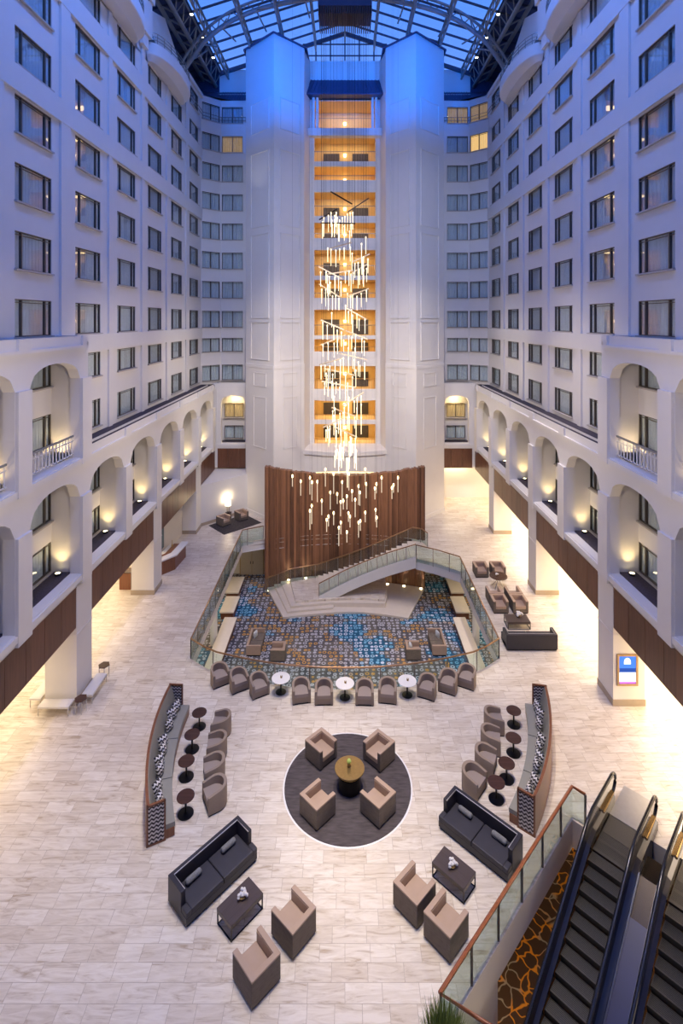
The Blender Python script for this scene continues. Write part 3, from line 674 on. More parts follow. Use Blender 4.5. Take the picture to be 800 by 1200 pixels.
# corridors behind the openings
b_=MB()
b_.box(-3.2,3.2,51.6,51.7,5,38)
for s_ in (-1,1): b_.box(min(s_*2.95,s_*3.05),max(s_*2.95,s_*3.05),48.9,51.7,5,38)
prev=37.9
for z0,z1 in OPZ: b_.box(-3,3,48.8,51.6,z1+.0,min(prev,z1+.35)); prev=z0
b_.box(-3,3,48.8,51.6,OPZ[-1][0]-.2,OPZ[-1][0])
struct(b_.build('wall_corridor',M_corr),'amber lit corridor walls behind the tower openings')
b_=MB()
for i,(z0,z1) in enumerate(OPZ):
    if i in (0,2): continue
    hh=(z1-z0)
    for a,c in ((-2.1,-.55),(.75,2.3)): b_.box(a,c,51.5,51.6,z0-.1,z0+hh*.62)
struct(b_.build('trim_22',M_corrdoor))
for i,(z0,z1) in enumerate(OPZ):
    lo_=['top','second','third','fourth','fifth','sixth','seventh','eighth','ninth','tenth','eleventh','lowest'][i]
    t=thing('corridor_railing','thin metal railing across the %s corridor opening of the tower'%lo_,'railing',(0,48.75,z0))
    h_=.95 if z1-z0>2 else .45
    b_=MB(); b_.tube([(-2.85,0,h_),(2.85,0,h_)],.035,6); b_.build('top_rail',M_brass if i>7 else M_post,t)
    b_=MB()
    for j in range(24): b_.box(-2.8+j*.24,-2.785+j*.24,-.01,.01,0,h_)
    b_.build('balusters',M_post,t)
    b_=MB(); b_.lathe([(.001,-.16),(.13,-.16),(.16,.12),(.001,.12)],n=12)
    o=b_.build('wall_sconce',M_sconce,loc=(0,51.3,z0+min(1.4,(z1-z0)*.55))); tag(o,'glowing amber wall lamp in the %s corridor opening of the tower'%lo_,'wall lamp','corridor lamps')
    ld=bpy.data.lights.new('corridor_light','AREA'); ld.shape='RECTANGLE'; ld.size=4.5; ld.size_y=1.2; ld.energy=80; ld.color=(1,.72,.33)
    lo=bpy.data.objects.new('corridor_light',ld); C.objects.link(lo); lo.location=(0,50.2,z1-.06)
b_=MB()
for x in (-2.55,2.55,-2.9,2.9): b_.cyl(x,48.3,ZD(152,48.3),37.6,.13,12)
b_.box(-3.4,3.4,47.9,48.7,ZD(156,48.3)-.35,ZD(152,48.3))
struct(b_.build('column',M_wall),'short white columns of the top tower opening')

# ---------------------------------------------------------------- skylight roof
def rz(x): return 45.0-.32*abs(x)
b_=MB()
for s_ in (-1,1): b_.quad((0,-6,rz(0)),(0,50.6,rz(0)),(s_*11.9,50.6,rz(11.9)),(s_*11.9,-6,rz(11.9)))
b_.add([(-11.9,50.9,rz(11.9)),(11.9,50.9,rz(11.9)),(0,50.9,45),(-11.9,50.9,38.9),(11.9,50.9,38.9)],[(0,1,2),(3,4,1,0)])
struct(b_.build('window_skylight',M_roofglass),'glass skylight over the atrium')
b_=MB(); 
for s_ in (-1,1): b_.quad((s_*11.9,-6,rz(11.9)),(s_*11.9,50.6,rz(11.9)),(s_*15.6,50.6,rz(15.6)),(s_*15.6,-6,rz(15.6))); b_.quad((s_*11.9,50.85,37.6),(s_*15.6,50.85,37.6),(s_*15.6,50.85,rz(15.6)),(s_*11.9,50.85,rz(11.9))); b_.quad((s_*15.6,-6,37.6),(s_*15.6,50.6,37.6),(s_*15.6,50.6,40.1),(s_*15.6,-6,40.1))
struct(b_.build('wall_eaves',M_bluemetal))
y=8.0; b_=MB()
while y<50.7:
    for s_ in (-1,1): b_.beam((0,y,rz(0)-.05),(s_*15.5,y,rz(15.5)-.05),.10,.16)
    y+=1.64
for x in (-1.4,0,1.4,-2.8,2.8,-4.2,4.2,5.6,-5.6): b_.beam((x,50.5,38.5),(x,50.5,rz(x)),.12,.12)
for z in (42.6,43.7): b_.beam((-(45-z)/.32,50.5,z),((45-z)/.32,50.5,z),.10,.10)
b_.beam((-15,50.45,rz(15)-.3),(0,50.45,44.7),.2,.35); b_.beam((15,50.45,rz(15)-.3),(0,50.45,44.7),.2,.35)
struct(b_.build('trim_23',M_darksteel),'dark glazing bars of the skylight')
def truss(name,lab,top,bot,w,step,mat=M_steel,rr=.09):
    t=thing(name,lab,'truss',(0,0,0))
    b=MB(); b.tube(top,rr,8); b.build('top_chord',mat,t,smooth='auto'); b=MB(); b.tube(bot,rr,8); b.build('bottom_chord',mat,t,smooth='auto')
    b=MB()
    for i in range(0,len(top)-1,step):
        b.tube([top[i],bot[min(i+step//2 if step>1 else i+1,len(bot)-1)]],rr*.5,5)
        b.tube([bot[min(i+step//2 if step>1 else i+1,len(bot)-1)],top[min(i+step,len(top)-1)]],rr*.5,5)
    b.build('lattice',mat,t); return t
for j,x in enumerate((-11.2,-8.4,-5.6,-2.8,0,2.8,5.6,8.4,11.2)):
    n=28; top=[(x,10+40.3*i/n,rz(x)-.25) for i in range(n+1)]; bot=[(x,10+40.3*i/n,rz(x)-1.15) for i in range(n+1)]
    o=truss('roof_purlin_truss','grey steel purlin truss under the skylight, %s from the left'%['first','second','third','fourth','middle one, fifth','sixth','seventh','eighth','ninth'][j],top,bot,0,1)
for s_,sn in ((-1,'left'),(1,'right')):
    t=thing('eaves_truss','heavy pair of steel eaves tubes with ladder bracing along the %s edge of the skylight'%sn,'truss',(0,0,0))
    b=MB(); b.tube([(s_*12.4,10,39.5),(s_*12.4,50.2,39.5)],.17,10); b.build('lower_tube',M_steel,t,smooth=True)
    b=MB(); b.tube([(s_*13.6,10,40.1),(s_*13.6,50.2,40.1)],.17,10); b.build('upper_tube',M_steel,t,smooth=True)
    b=MB(); b.tube([(s_*12.0,10,40.9),(s_*12.0,50.2,40.9)],.08,8)
    for i in range(24):
        y=12+1.64*i; b.tube([(s_*12.4,y,39.5),(s_*13.6,y,40.1)],.07,6); b.tube([(s_*12.4,y,39.5),(s_*12.0,y+.8,40.9)],.05,6); b.tube([(s_*12.0,y+.8,40.9),(s_*12.4,y+1.64,39.5)],.05,6)
    b.build('bracing',M_steel,t)
    t=thing('eaves_lamp','','lamp')
    bpy.data.objects.remove(t)
AX=[(-189,84),(-182,72),(-173,60),(-164,48),(-150,36),(-132,24),(-104,12),(-70,3.5),(-35,-1.5),(0,-3)]
AX=AX+[(-x,y) for x,y in AX[::-1][1:]]
ARX=[(x*42.7/F, H+(YH-y)*42.7/F) for x,y in AX]
def dens(P,k=3):
    o=[]
    for i in range(len(P)-1):
        p0=P[max(i-1,0)];p1=P[i];p2=P[i+1];p3=P[min(i+2,len(P)-1)]
        for j in range(k):
            t=j/k
            o.append(tuple(.5*((2*p1[c])+(-p0[c]+p2[c])*t+(2*p0[c]-5*p1[c]+4*p2[c]-p3[c])*t*t+(-p0[c]+3*p1[c]-3*p2[c]+p3[c])*t**3) for c in range(len(p1))))
    o.append(P[-1]); return o
for j,dA in enumerate((42.7,33.9)):
    A3=dens(ARX)
    t=thing('roof_arch','curved grey steel arch spanning the atrium, %s one'%('far','near')[j],'roof arch',(0,0,0))
    for nm,oz,oy,r in (('lower_chord',0,0,.19),('upper_chord',.5,-.45,.11)):
        b=MB(); b.tube([(x,dA+oy,z+oz) for x,z in A3],r,8); b.build(nm,M_steel,t,smooth=True)
    b=MB(); b.tube([(x,dA+.5,z+.5) for x,z in A3],.07,6)
    for i in range(0,len(A3)-2,2):
        b.tube([(A3[i][0],dA,A3[i][1]),(A3[i+1][0],dA-.45,A3[i+1][1]+.5)],.045,5); b.tube([(A3[i+1][0],dA-.45,A3[i+1][1]+.5),(A3[i+2][0],dA,A3[i+2][1])],.045,5)
    for i in range(3,len(A3)-3,5):
        x,z=A3[i]; b.tube([(x,dA,z),(x*.93,dA-1.2,rz(x*.93)-1.0)],.05,5); b.tube([(x,dA,z),(x*.93,dA+2.2,rz(x*.93)-1.0)],.07,5)
    b.build('web',M_steel,t)
# small floodlights on the eaves
fl=None
for s_,sn in ((-1,'left'),(1,'right')):
    for i,y in enumerate((36.5,39.5,42.8,46.0)):
        if fl is None:
            fl=tag(thing('roof_floodlight','','floodlight',(s_*11.6,y,40.2)),None,None)
            b=MB(); b.box(-.12,.12,-.1,.1,-.02,.12); b.build('housing',M_black,fl); b=MB(); b.box(-.10,.10,-.09,.09,-.05,-.02); b.build('lamp',emis('floodlight_lamp',(1,.85,.6),14),fl); o=fl
        else: o=dup(fl,(s_*11.6,y,40.2))
        o['label']='small lit floodlight under the %s eaves of the skylight, %s from the camera'%(sn,('first','second','third','fourth')[i])
        b=None

# ---------------------------------------------------------------- ribbed walnut wall
b_=MB(); i=0; x=-6.2; rnd=random.Random(3); xs=[]
while x<6.2:
    w=rnd.choice((.10,.14,.18)); x1=min(6.2,x+w); o=rnd.choice((0,.03,.06,.09)); zt=5.72-1.05*(1-(abs((x+x1)/2)/6.2)**2)+rnd.uniform(-.05,.05)
    ya,yb=wall_y(x)-o,wall_y(x1)-o
    b_.prism([(x,ya),(x1,yb),(x1,yb+.5),(x,ya+.5)],ZL,zt); x=x1
o=b_.build('ribbed_wall',M_slat); tag(o,'tall curved wall of ribbed dark walnut boards behind the stage','feature wall')
b_=MB(); b_.tube([(-2.3+4.6*i/10, wall_y(-2.3+4.6*i/10)+.75, 4.72) for i in range(11)],.05,6)
tag(b_.build('cove_light',emis('cove_glow',(1,.72,.3),2.5)),'thin warm light strip behind the top of the ribbed wall','light strip')
lamp_px=[(316,689,ZL),(338,676,-3.15),(358,674,-3.15),(454,683,-3.6),(473,686,-3.6),(492,690,-3.6)]
for i,(px,py,z) in enumerate(lamp_px):
    xx=XD(px,40.6); yy=wall_y(xx)-.42
    b=MB(); b.lathe([(.001,0),(.09,0),(.09,.05),(.001,.05)],n=12)
    o=b.build('floor_uplight',M_up,loc=(xx,yy,z)); tag(o,'round warm uplight at the foot of the ribbed wall, %s from the left'%('first','second','third','fourth','fifth','sixth')[i],'uplight','uplights along the ribbed wall')
    ld=bpy.data.lights.new('wall_wash','SPOT'); ld.energy=55; ld.color=(1,.78,.5); ld.spot_size=1.1; ld.spot_blend=.8; ld.shadow_soft_size=.05
    lo=bpy.data.objects.new('wall_wash',ld); C.objects.link(lo); lo.location=(xx,yy,z+.12); lo.rotation_euler=(PI-.12,0,0)

# ---------------------------------------------------------------- stage, steps and stair
t=thing('stage_platform','low limestone stage with wrap-around steps in front of the ribbed wall','stage',(0,0,ZL))
def wl(x0,x1,n=12): return [(x0+(x1-x0)*i/n,wall_y(x0+(x1-x0)*i/n)-.16) for i in range(n+1)]
def step_poly(l,front,r): return front+wl(r,l)
b=MB(); b.prism([(-4.3,36.3),(-2.5,36.65),(-.5,36.95),(1.2,36.95),(2.8,36.65),(4.4,36.2),(6.1,wall_y(6.1)-.2)]+wl(6.0,-6.0),0,.15); b.build('deck',M_stone,t,bevel=.015)
b=MB(); b.prism([(-4.05,36.72),(-2.4,37.03),(-.85,37.25),(-.8,37.6),(-.8,40)]+wl(-.8,-5.5),.15,.30); b.build('lower_step',M_stone,t,bevel=.015)
b=MB(); b.prism([(-3.85,37.12),(-2.3,37.38),(-1.0,37.6),(2.9,37.5),(3.2,39)]+wl(3.1,-5.0),.30 if False else .15,.45); b.build('upper_step',M_stone,t,bevel=.015)
b=MB(); b.prism([(-3.55,37.5),(-2.2,37.72),(-.5,37.9),(1.2,37.95),(2.85,37.75),(3.15,39.2)]+wl(3.15,-4.3),.45,.60); b.build('landing',M_tile,t,bevel=.015)
ZP=ZL+.60
# stair rising to the right along the ribbed wall
so=[(-1.87,38.0,0),(0.2,38.25,0),(1.8,38.2,0),(3.4,37.9,0),(5.06,37.3,0)]; so=dens(so,5)
def along(P,s):
    L_=[0]
    for i in range(len(P)-1): L_.append(L_[-1]+math.dist(P[i][:2],P[i+1][:2]))
    s=s*L_[-1]
    for i in range(len(P)-1):
        if s<=L_[i+1]+1e-9:
            f=(s-L_[i])/(L_[i+1]-L_[i]); return (P[i][0]+(P[i+1][0]-P[i][0])*f,P[i][1]+(P[i+1][1]-P[i][1])*f)
    return P[-1][:2]
si=[(-2.1+7.3*i/20,wall_y(-2.1+7.3*i/20)-.45-.75*math.sin(PI*i/20),0) for i in range(21)]
t=thing('grand_stair','curved stair climbing right along the ribbed wall to the main floor','staircase',(0,0,0))
NS=18
b=MB()
for k in range(NS):
    a0,a1=along(so,k/NS),along(so,(k+1)/NS); c0,c1=along(si,k/NS),along(si,(k+1)/NS); z=ZP+(0-ZP)*(k+1)/NS
    b.prism([a0,a1,c1,c0],z-.38,z)
b.build('treads',M_stone,t)
b=MB()
zz=lambda s:ZP+(0-ZP)*s
n=24; top=[(*along(so,i/n),zz(i/n)+.16) for i in range(n+1)]; bt=[(*along(so,i/n),max(zz(i/n)-.62,ZP-.0)) for i in range(n+1)]
b.strip(top,bt); b.strip([(p[0],p[1]-.1,p[2]) for p in top],[(p[0],p[1]-.1,p[2]) for p in bt]); b.strip(top,[(p[0],p[1]-.1,p[2]) for p in top])
b.strip([(p[0],p[1]-.1,p[2]) for p in bt],[(*along(si,i/n),bt[i][2]) for i in range(n+1)])
b.build('stringer',M_wall,t)
# ---------------------------------------------------------------- glass balustrades
def balustrade(name,label,pts,h=1.0,hand=M_bronze,post=1.3,hr=.04,inset=0,glass=M_rail_glass,pr=.022,drop=.25):
    t=thing(name,label,'balustrade',(0,0,0))
    b=MB(); b.tube([(p[0],p[1],p[2]+h) for p in pts],hr,8); b.build('handrail',hand,t,smooth=True)
    L_=[0]
    for i in range(len(pts)-1): L_.append(L_[-1]+math.dist(pts[i],pts[i+1]))
    def at(s):
        for i in range(len(pts)-1):
            if s<=L_[i+1]+1e-6:
                f=(s-L_[i])/max(1e-6,(L_[i+1]-L_[i])); return Vector(pts[i]).lerp(Vector(pts[i+1]),f)
        return Vector(pts[-1])
    n=max(1,round(L_[-1]/post)); k=L_[-1]/n
    for i in range(n+1):
        p=at(i*k); b=MB(); b.box(p.x-pr,p.x+pr,p.y-pr,p.y+pr,p.z-drop,p.z+h); b.build('post',M_post,t)
    for i in range(n):
        a,c=at(i*k+.04),at((i+1)*k-.04); mids=[a]+[Vector(pts[j]) for j in range(len(pts)) if i*k+.05<L_[j]<(i+1)*k-.05]+[c]
        b=MB()
        for q in range(len(mids)-1):
            u,v=mids[q],mids[q+1]; dirr=(v-u); nn=Vector((-dirr.y,dirr.x,0)).normalized()*.008
            vs=[u-nn+Vector((0,0,-drop+.05)),v-nn+Vector((0,0,-drop+.05)),v-nn+Vector((0,0,h-.08)),u-nn+Vector((0,0,h-.08))]; vs+=[x+nn*2 for x in vs]
            b.add(vs,[(0,1,2,3),(7,6,5,4),(0,4,5,1),(3,2,6,7),(0,3,7,4),(1,5,6,2)])
        b.build('glass_panel',glass,t)
    return t
z3=lambda P,z=0:[(x,y,z) for x,y in P]
balustrade('glass_balustrade','glass balustrade with bronze rail along the left edge of the sunken lounge',z3([ARC[0],(-7.83,39.9),(-6.35,40.7)]),1.0)
balustrade('glass_balustrade','curved glass balustrade behind the row of tub chairs',z3([(x,y+.0) for x,y in ARC]),1.0,post=1.6)
sp=[(*along(so,1-i/20),zz(1-i/20)+.16) for i in range(21)]
balustrade('glass_balustrade','glass balustrade along the right edge of the sunken lounge',z3([ARC[-1],(7.8,35.4),(6.4,36.5),(5.1,37.25)]),1.0)
balustrade('stair_balustrade','glass balustrade on the open outer side of the curved stair',[(p[0],p[1]-.05,p[2]) for p in sp],.9,post=.8,drop=.05)
sq=[(*along(si,1-i/20),zz(1-i/20)+.05) for i in range(21)]
balustrade('stair_balustrade','glass balustrade of the curved stair next to the ribbed wall',[(6.2,39.2,.05),(5.9,40.0,.05)]+sq+[(-4.2,wall_y(-4.2)-.75,ZP),(-6.0,wall_y(-6)-.9,ZL+.2)],1.0,post=1.0,drop=.05)
balustrade('glass_balustrade','glass balustrade with red wooden rail beside the left escalator',[E(-.62,-.45,0),E(-.62,-.89,0),E(7.18,-.91,0),E(6.85,.23,0),E(6.2,1.6,0)],1.07,hand=M_hand,post=1.45,hr=.05,pr=.03,drop=.45)

# ---------------------------------------------------------------- lower lounge fittings
for s_,sn in ((-1,'left'),(1,'right')):
    b=MB(); b.cyl(s_*8.4,33.5,ZL,-.75,.22,20); o=b.build('column',M_white,smooth='auto'); struct(o,'round white post in the sunken lounge, %s side'%sn)
    for j,(a,c,x0,x1) in enumerate(((30.0,35.6,7.35,8.2),(36.2,38.3,7.7,8.7),(38.8,41.2,7.9,8.9))):
        t=thing('lounge_bench','low white bench counter under the %s gallery, %s'%(sn,('nearest','middle','farthest')[j]),'bench',(s_*(x0+x1)/2,(a+c)/2,ZL))
        b=MB(); b.box(-(x1-x0)/2,(x1-x0)/2,-(c-a)/2,(c-a)/2,.45,.55); b.build('top',M_stone,t,bevel=.01)
        b=MB(); b.box(-(x1-x0)/2+.08,(x1-x0)/2-.08,-(c-a)/2+.08,(c-a)/2-.08,0,.45); b.build('plinth',M_cherry,t)
    ld=bpy.data.lights.new('gallery_light','AREA'); ld.shape='RECTANGLE'; ld.size=2.0; ld.size_y=13; ld.energy=130; ld.color=(1,.82,.58)
    lo=bpy.data.objects.new('gallery_light',ld); C.objects.link(lo); lo.location=(s_*9.3,33.5,-.82)
t=thing('lounge_door','beige double door in the far left wall of the sunken lounge','door',(-7.6,42.75,ZL))
b=MB(); b.box(-1.0,1.0,-.06,0,0,2.3); b.build('door_frame',M_oak,t)
for q_ in (-1,1):
    b=MB(); b.box(min(q_*.02,q_*.92),max(q_*.02,q_*.92),-.1,-.05,0,2.2); dl=b.build('door_leaf',M_door,t)
    b=MB(); b.box(q_*.1-.02,q_*.1+.02,-.16,-.1,.9,1.1); b.build('door_handle',M_black,dl)

# ---------------------------------------------------------------- furniture prototypes (front = local +x)
def U(mb,w,d,th,z0,z1,mi=0):
    mb.box(-d/2,-d/2+th,-w/2,w/2,z0,z1,mi); mb.box(-d/2+th,d/2,-w/2,-w/2+th,z0,z1,mi); mb.box(-d/2+th,d/2,w/2-th,w/2,z0,z1,mi)
def upoly(w,d,th): return [(-d/2,-w/2),(d/2,-w/2),(d/2,-w/2+th),(-d/2+th,-w/2+th),(-d/2+th,w/2-th),(d/2,w/2-th),(d/2,w/2),(-d/2,w/2)]
def box_chair(label,group,pale=True,w=.88,d=.88,h=.73):
    t=thing('box_armchair',label,'armchair',group=group); th=.13
    b=MB(); b.box(-d/2+.03,d/2-.03,-w/2+.03,w/2-.03,0,.06); b.build('plinth',M_black,t)
    b=MB(); b.prism(upoly(w,d,th),.06,h-.05); b.build('shell',M_taupe,t,bevel=.008)
    b=MB(); b.prism(upoly(w+.006,d+.006,th+.012),h-.05,h); b.box(-d/2+th,-d/2+th+.03,-w/2+th,w/2-th,.3,h-.04)
    for s_ in (-1,1): b.box(-d/2+th,d/2-.01,min(s_*(w/2-th),s_*(w/2-th-.02)),max(s_*(w/2-th),s_*(w/2-th-.02)),.3,h-.04)
    b.build('padding',M_tan,t,bevel=.012)
    b=MB(); b.box(-d/2+th+.02,d/2+.0,-w/2+th+.02,w/2-th-.02,.26,.44); b.build('seat_cushion',M_tan,t,bevel=.03)
    b=MB(); b.box(-d/2+th,d/2-.03,-w/2+th,w/2-th,.06,.26); b.build('seat_base',M_taupe,t)
    return t
def tub_chair(label,group,w=.82,d=.76):
    t=thing('tub_chair',label,'tub chair',group=group)
    n=26; r=w/2; xs=-d/2+r
    def outline(off):
        P=[(d/2,-r+off),(xs+ (d/2-xs)*.5,-r+off)]
        for i in range(n+1):
            a=-PI/2-PI*i/n; P.append((xs+(r-off)*math.cos(a)*(1.0),(r-off)*math.sin(a)))
        P+= [(xs+(d/2-xs)*.5,r-off),(d/2,r-off)]; return P
    def hz(p): 
        f=(p[0]+d/2)/d; return .76-.15*max(0,f)**1.4
    def shell(off0,off1,z0,mat,name,zsub=0):
        o=outline(off0); i_=outline(off1); m=len(o); b=MB()
        vo=[(p[0],p[1],z0) for p in o]+[(p[0],p[1],hz(p)-.03-zsub) for p in o]+[(p[0]*.99,p[1]*.97,hz(p)-zsub) for p in o]
        vi=[(p[0]*.99,p[1]*1.03,hz(p)-zsub) for p in i_]+[(p[0],p[1],hz(p)-.03-zsub) for p in i_]+[(p[0],p[1],z0) for p in i_]
        vs=vo+vi; fs=[]
        for row in range(5):
            for k in range(m-1): fs.append((row*m+k,row*m+k+1,(row+1)*m+k+1,(row+1)*m+k))
        fs.append(tuple(row*m for row in range(6))[::-1]); fs.append(tuple(row*m+m-1 for row in range(6)))
        b.add(vs,fs); return b.build(name,mat,t,smooth='auto')
    shell(0,.11,.05,M_tub,'tub_shell')
    inn=outline(.115); b=MB(); b.prism([(min(p[0],d/2-.0),p[1]) for p in inn],.30,.45); b.build('seat_cushion',M_tubseat,t,bevel=.03)
    b=MB(); b.prism([(min(p[0],d/2-.03),p[1]) for p in outline(.10)],.05,.30); b.build('front_apron',M_tub,t)
    b=MB(); b.prism([(p[0]*.96,p[1]*.96) for p in outline(0)],0,.05); b.build('plinth',M_black,t)
    return t
def sofa(label,loc,rotz,L_=2.5,d=1.0,h=.82):
    t=thing('charcoal_sofa',label,'sofa',loc,rotz); th=.15
    b=MB(); b.box(-d/2+.04,d/2-.04,-L_/2+.04,L_/2-.04,0,.07); b.build('plinth',M_black,t)
    b=MB(); P=[(-d/2,-L_/2),(d*.22,-L_/2),(d*.22,-L_/2+th),(-d/2+th,-L_/2+th),(-d/2+th,L_/2-th),(d*.22,L_/2-th),(d*.22,L_/2),(-d/2,L_/2)]
    b.prism(P,.07,h); b.build('back_and_arms',M_charc,t,bevel=.02)
    b=MB(); q=.012
    ins=[(d*.22-.01,-L_/2+th-.02),(-d/2+th-.02,-L_/2+th-.02),(-d/2+th-.02,L_/2-th+.02),(d*.22-.01,L_/2-th+.02)]
    b.tube([(x,y,h+.004) for x,y in ins],q,6); b.build('piping',M_piping,t)
    b=MB(); b.box(-d/2+th,d/2,-L_/2+.0,L_/2-.0,.07,.28); b.build('seat_base',M_charc,t,bevel=.015)
    for s_ in (-1,1):
        b=MB(); b.box(-d/2+th+.01,d/2+.01,min(0.008*s_,s_*(L_/2-(th+.01))),max(.008*s_,s_*(L_/2-(th+.01))),.28,.44); 
        b.box(d*.22+.01,d/2+.01,min(s_*(L_/2-th-.02),s_*(L_/2)),max(s_*(L_/2-th-.02),s_*(L_/2)),.28,.44); b.build('seat_cushion',M_charc2,t,bevel=.03)
    return t
def coffee_table(label,loc,rotz,L_=1.12,w=.68,h=.46):
    t=thing('coffee_table',label,'coffee table',loc,rotz)
    b=MB(); b.box(-L_/2,L_/2,-w/2,w/2,h-.13,h); b.build('top',M_dtop,t,bevel=.006)
    for sx_ in (-1,1):
        b=MB(); x=sx_*(L_/2-.02)
        for sy in (-1,1): b.box(x-.015,x+.015,sy*(w/2-.02)-.015,sy*(w/2-.02)+.015,0,h-.12)
        b.box(x-.015,x+.015,-w/2+.02,w/2-.02,0,.03); b.build('leg_frame',M_black,t)
    for sy in (-1,1): b=MB(); b.box(-L_/2+.02,L_/2-.02,sy*(w/2-.02)-.012,sy*(w/2-.02)+.012,0,.024); b.build('floor_rail',M_black,t)
    return t
def pedestal(name,label,loc,topm,r,h,base,group,stem=M_black):
    t=thing(name,label,'table',loc,0,group)
    b=MB(); b.lathe([(.001,h-.035),(r-.02,h-.035),(r,h-.02),(r,h-.005),(r-.005,h),(.001,h)],n=32); b.build('table_top',topm,t,smooth='auto')
    b=MB(); b.cyl(0,0,.03,h-.03,.035,12); b.build('pole',stem,t,smooth='auto')
    b=MB(); b.lathe([(.001,0),(base,0),(base,.012),(.06,.05),(.001,.05)],n=28); b.build('base',M_black if stem is M_black else stem,t,smooth='auto')
    return t
def deg(a): return math.radians(a)

# round rug and its four chairs
b=MB(); b.lathe([(.001,.0),(2.31,.0),(2.31,.015),(2.29,.022),(.001,.022)],n=72); o=b.build('round_rug',M_rug,loc=(.1,19.2,0)); tag(o,'large round dark striated rug in the middle of the lobby','rug')
b=MB(); b.lathe([(2.312,0.0),(2.37,.0),(2.37,.008),(2.312,.008)],n=72); struct(b.build('trim_24',M_white,loc=(.1,19.2,0)),'pale metal ring edging the round rug')
bc=box_chair('square tan armchair on the round rug, upper left of its gold table','armchairs on the round rug')
bc.location=(-.93,20.3,.02); bc.rotation_euler=(0,0,deg(-45))
dup(bc,(1.32,20.22,.02),deg(225),'square tan armchair on the round rug, upper right of its gold table')
dup(bc,(-.94,17.98,.02),deg(45),'square tan armchair on the round rug, lower left of its gold table')
dup(bc,(1.14,18.05,.02),deg(135),'square tan armchair on the round rug, lower right of its gold table')
G='armchairs by the coffee tables'
dup(bc,(-2.28,13.48,0),deg(134),'square tan armchair left of centre, nearest the camera, facing the left coffee table',G)
dup(bc,(-1.42,14.49,0),deg(138),'square tan armchair beside the left coffee table, farther of that pair',G)
dup(bc,(2.02,15.18,0),deg(44),'square tan armchair left of the right coffee table, farther from the camera',G)
dup(bc,(2.79,14.41,0),deg(44),'square tan armchair near the wooden handrail, below the right coffee table',G)
t=thing('gold_drum_table','round gold topped table with black drum base on the round rug','table',(.17,19.02,.022))
b=MB(); b.lathe([(.001,.69),(.53,.69),(.54,.70),(.54,.72),(.53,.73),(.001,.73)],n=40); b.build('table_top',M_gold,t,smooth='auto')
b=MB(); b.lathe([(.001,0),(.40,0),(.40,.50),(.001,.50)],n=32); b.build('drum_base',M_black,t,smooth='auto')
b=MB(); b.lathe([(.44,.60),(.46,.60),(.46,.62),(.44,.62),(.44,.60)],n=32)
for a in range(4): b.box(-.45,.45,-.01,.01,.60,.62,0,Matrix.Rotation(a*PI/4,4,'Z'))
b.cyl(0,0,.5,.69,.04,10); b.build('metal_ring',M_brass,t)
t=thing('table_vase','small dark vase holding a lime green ball on the gold table','vase',(.15,19.08,.752))
b=MB(); b.lathe([(.001,0),(.05,0),(.065,.05),(.055,.12),(.001,.12)],n=16); b.build('pot',M_gold,t,smooth=True)
b=MB(); b.lathe([(.001,.10),(.06,.12),(.085,.18),(.06,.24),(.001,.26)],n=16); b.build('greenery',M_lime,t,smooth=True)

sofa('charcoal two seat sofa with silver piping on the left, facing the coffee table',(-3.97,15.87,0),deg(-42))
sofa('charcoal two seat sofa with silver piping on the right, beside the striped banquette',(4.38,17.0,0),deg(225.5))
def bolster(label,loc,rotz):
    b=MB(); pr=[(.001,-.26)]+[(.085*math.sin(PI/2*i/5)**.6,-.26+.07*(1-math.cos(PI/2*i/5))) for i in range(1,6)]+[(.085*math.cos(PI/2*i/5)**.6 if i<5 else .001,.19+.07*math.sin(PI/2*i/5)) for i in range(0,6)]
    b.lathe(pr,n=16); b.v=[(v[0],v[2],v[1]) for v in b.v]
    o=b.build('bolster_cushion',M_bolster,smooth=True,loc=loc,rotz=rotz); tag(o,label,'cushion','grey bolsters on the charcoal sofas')
def on(loc,rot,x,y,z): 
    v=Matrix.Rotation(rot,2)@Vector((x,y)); return (loc[0]+v.x,loc[1]+v.y,z)
bolster('grey bolster on the left charcoal sofa, near cushion',on((-3.97,15.87),deg(-42),-.15,-.62,.53),deg(-42)); bolster('grey bolster on the left charcoal sofa, far cushion',on((-3.97,15.87),deg(-42),-.15,.62,.53),deg(-42))
bolster('grey bolster on the right charcoal sofa, left cushion',on((4.38,17.0),deg(225.5),-.15,-.62,.53),deg(225.5)); bolster('grey bolster on the right charcoal sofa, right cushion',on((4.38,17.0),deg(225.5),-.15,.62,.53),deg(225.5))
coffee_table('dark rectangular coffee table in front of the left charcoal sofa',(-2.99,14.93,0),deg(48))
coffee_table('dark rectangular coffee table in front of the right charcoal sofa',(3.3,15.85,0),deg(-44))
def flowers(label,loc,s=1):
    t=thing('flower_bowl',label,'flower arrangement',loc)
    b=MB(); b.lathe([(.001,0),(.07*s,0),(.10*s,.05*s),(.001,.05*s)],n=14); b.build('bowl',M_gold,t)
    b=MB(); r_=random.Random(5)
    for i in range(16):
        a=r_.uniform(0,2*PI); rr=r_.uniform(0,.11)*s; q=MB(); z=.07*s+r_.uniform(0,.06)*s; k=.042*s
        b.lathe([(.001,z-k),(k*.8,z-k*.5),(k,z),(k*.8,z+k*.6),(.001,z+k)],rr*math.cos(a)*1.3,rr*math.sin(a),8)
    b.build('blossoms',M_white,t,smooth=True)
flowers('bowl of white blossoms on the left coffee table',(-2.95,15.0,.46),1.1); flowers('bowl of white blossoms on the right coffee table',(3.25,15.85,.46),1.1)

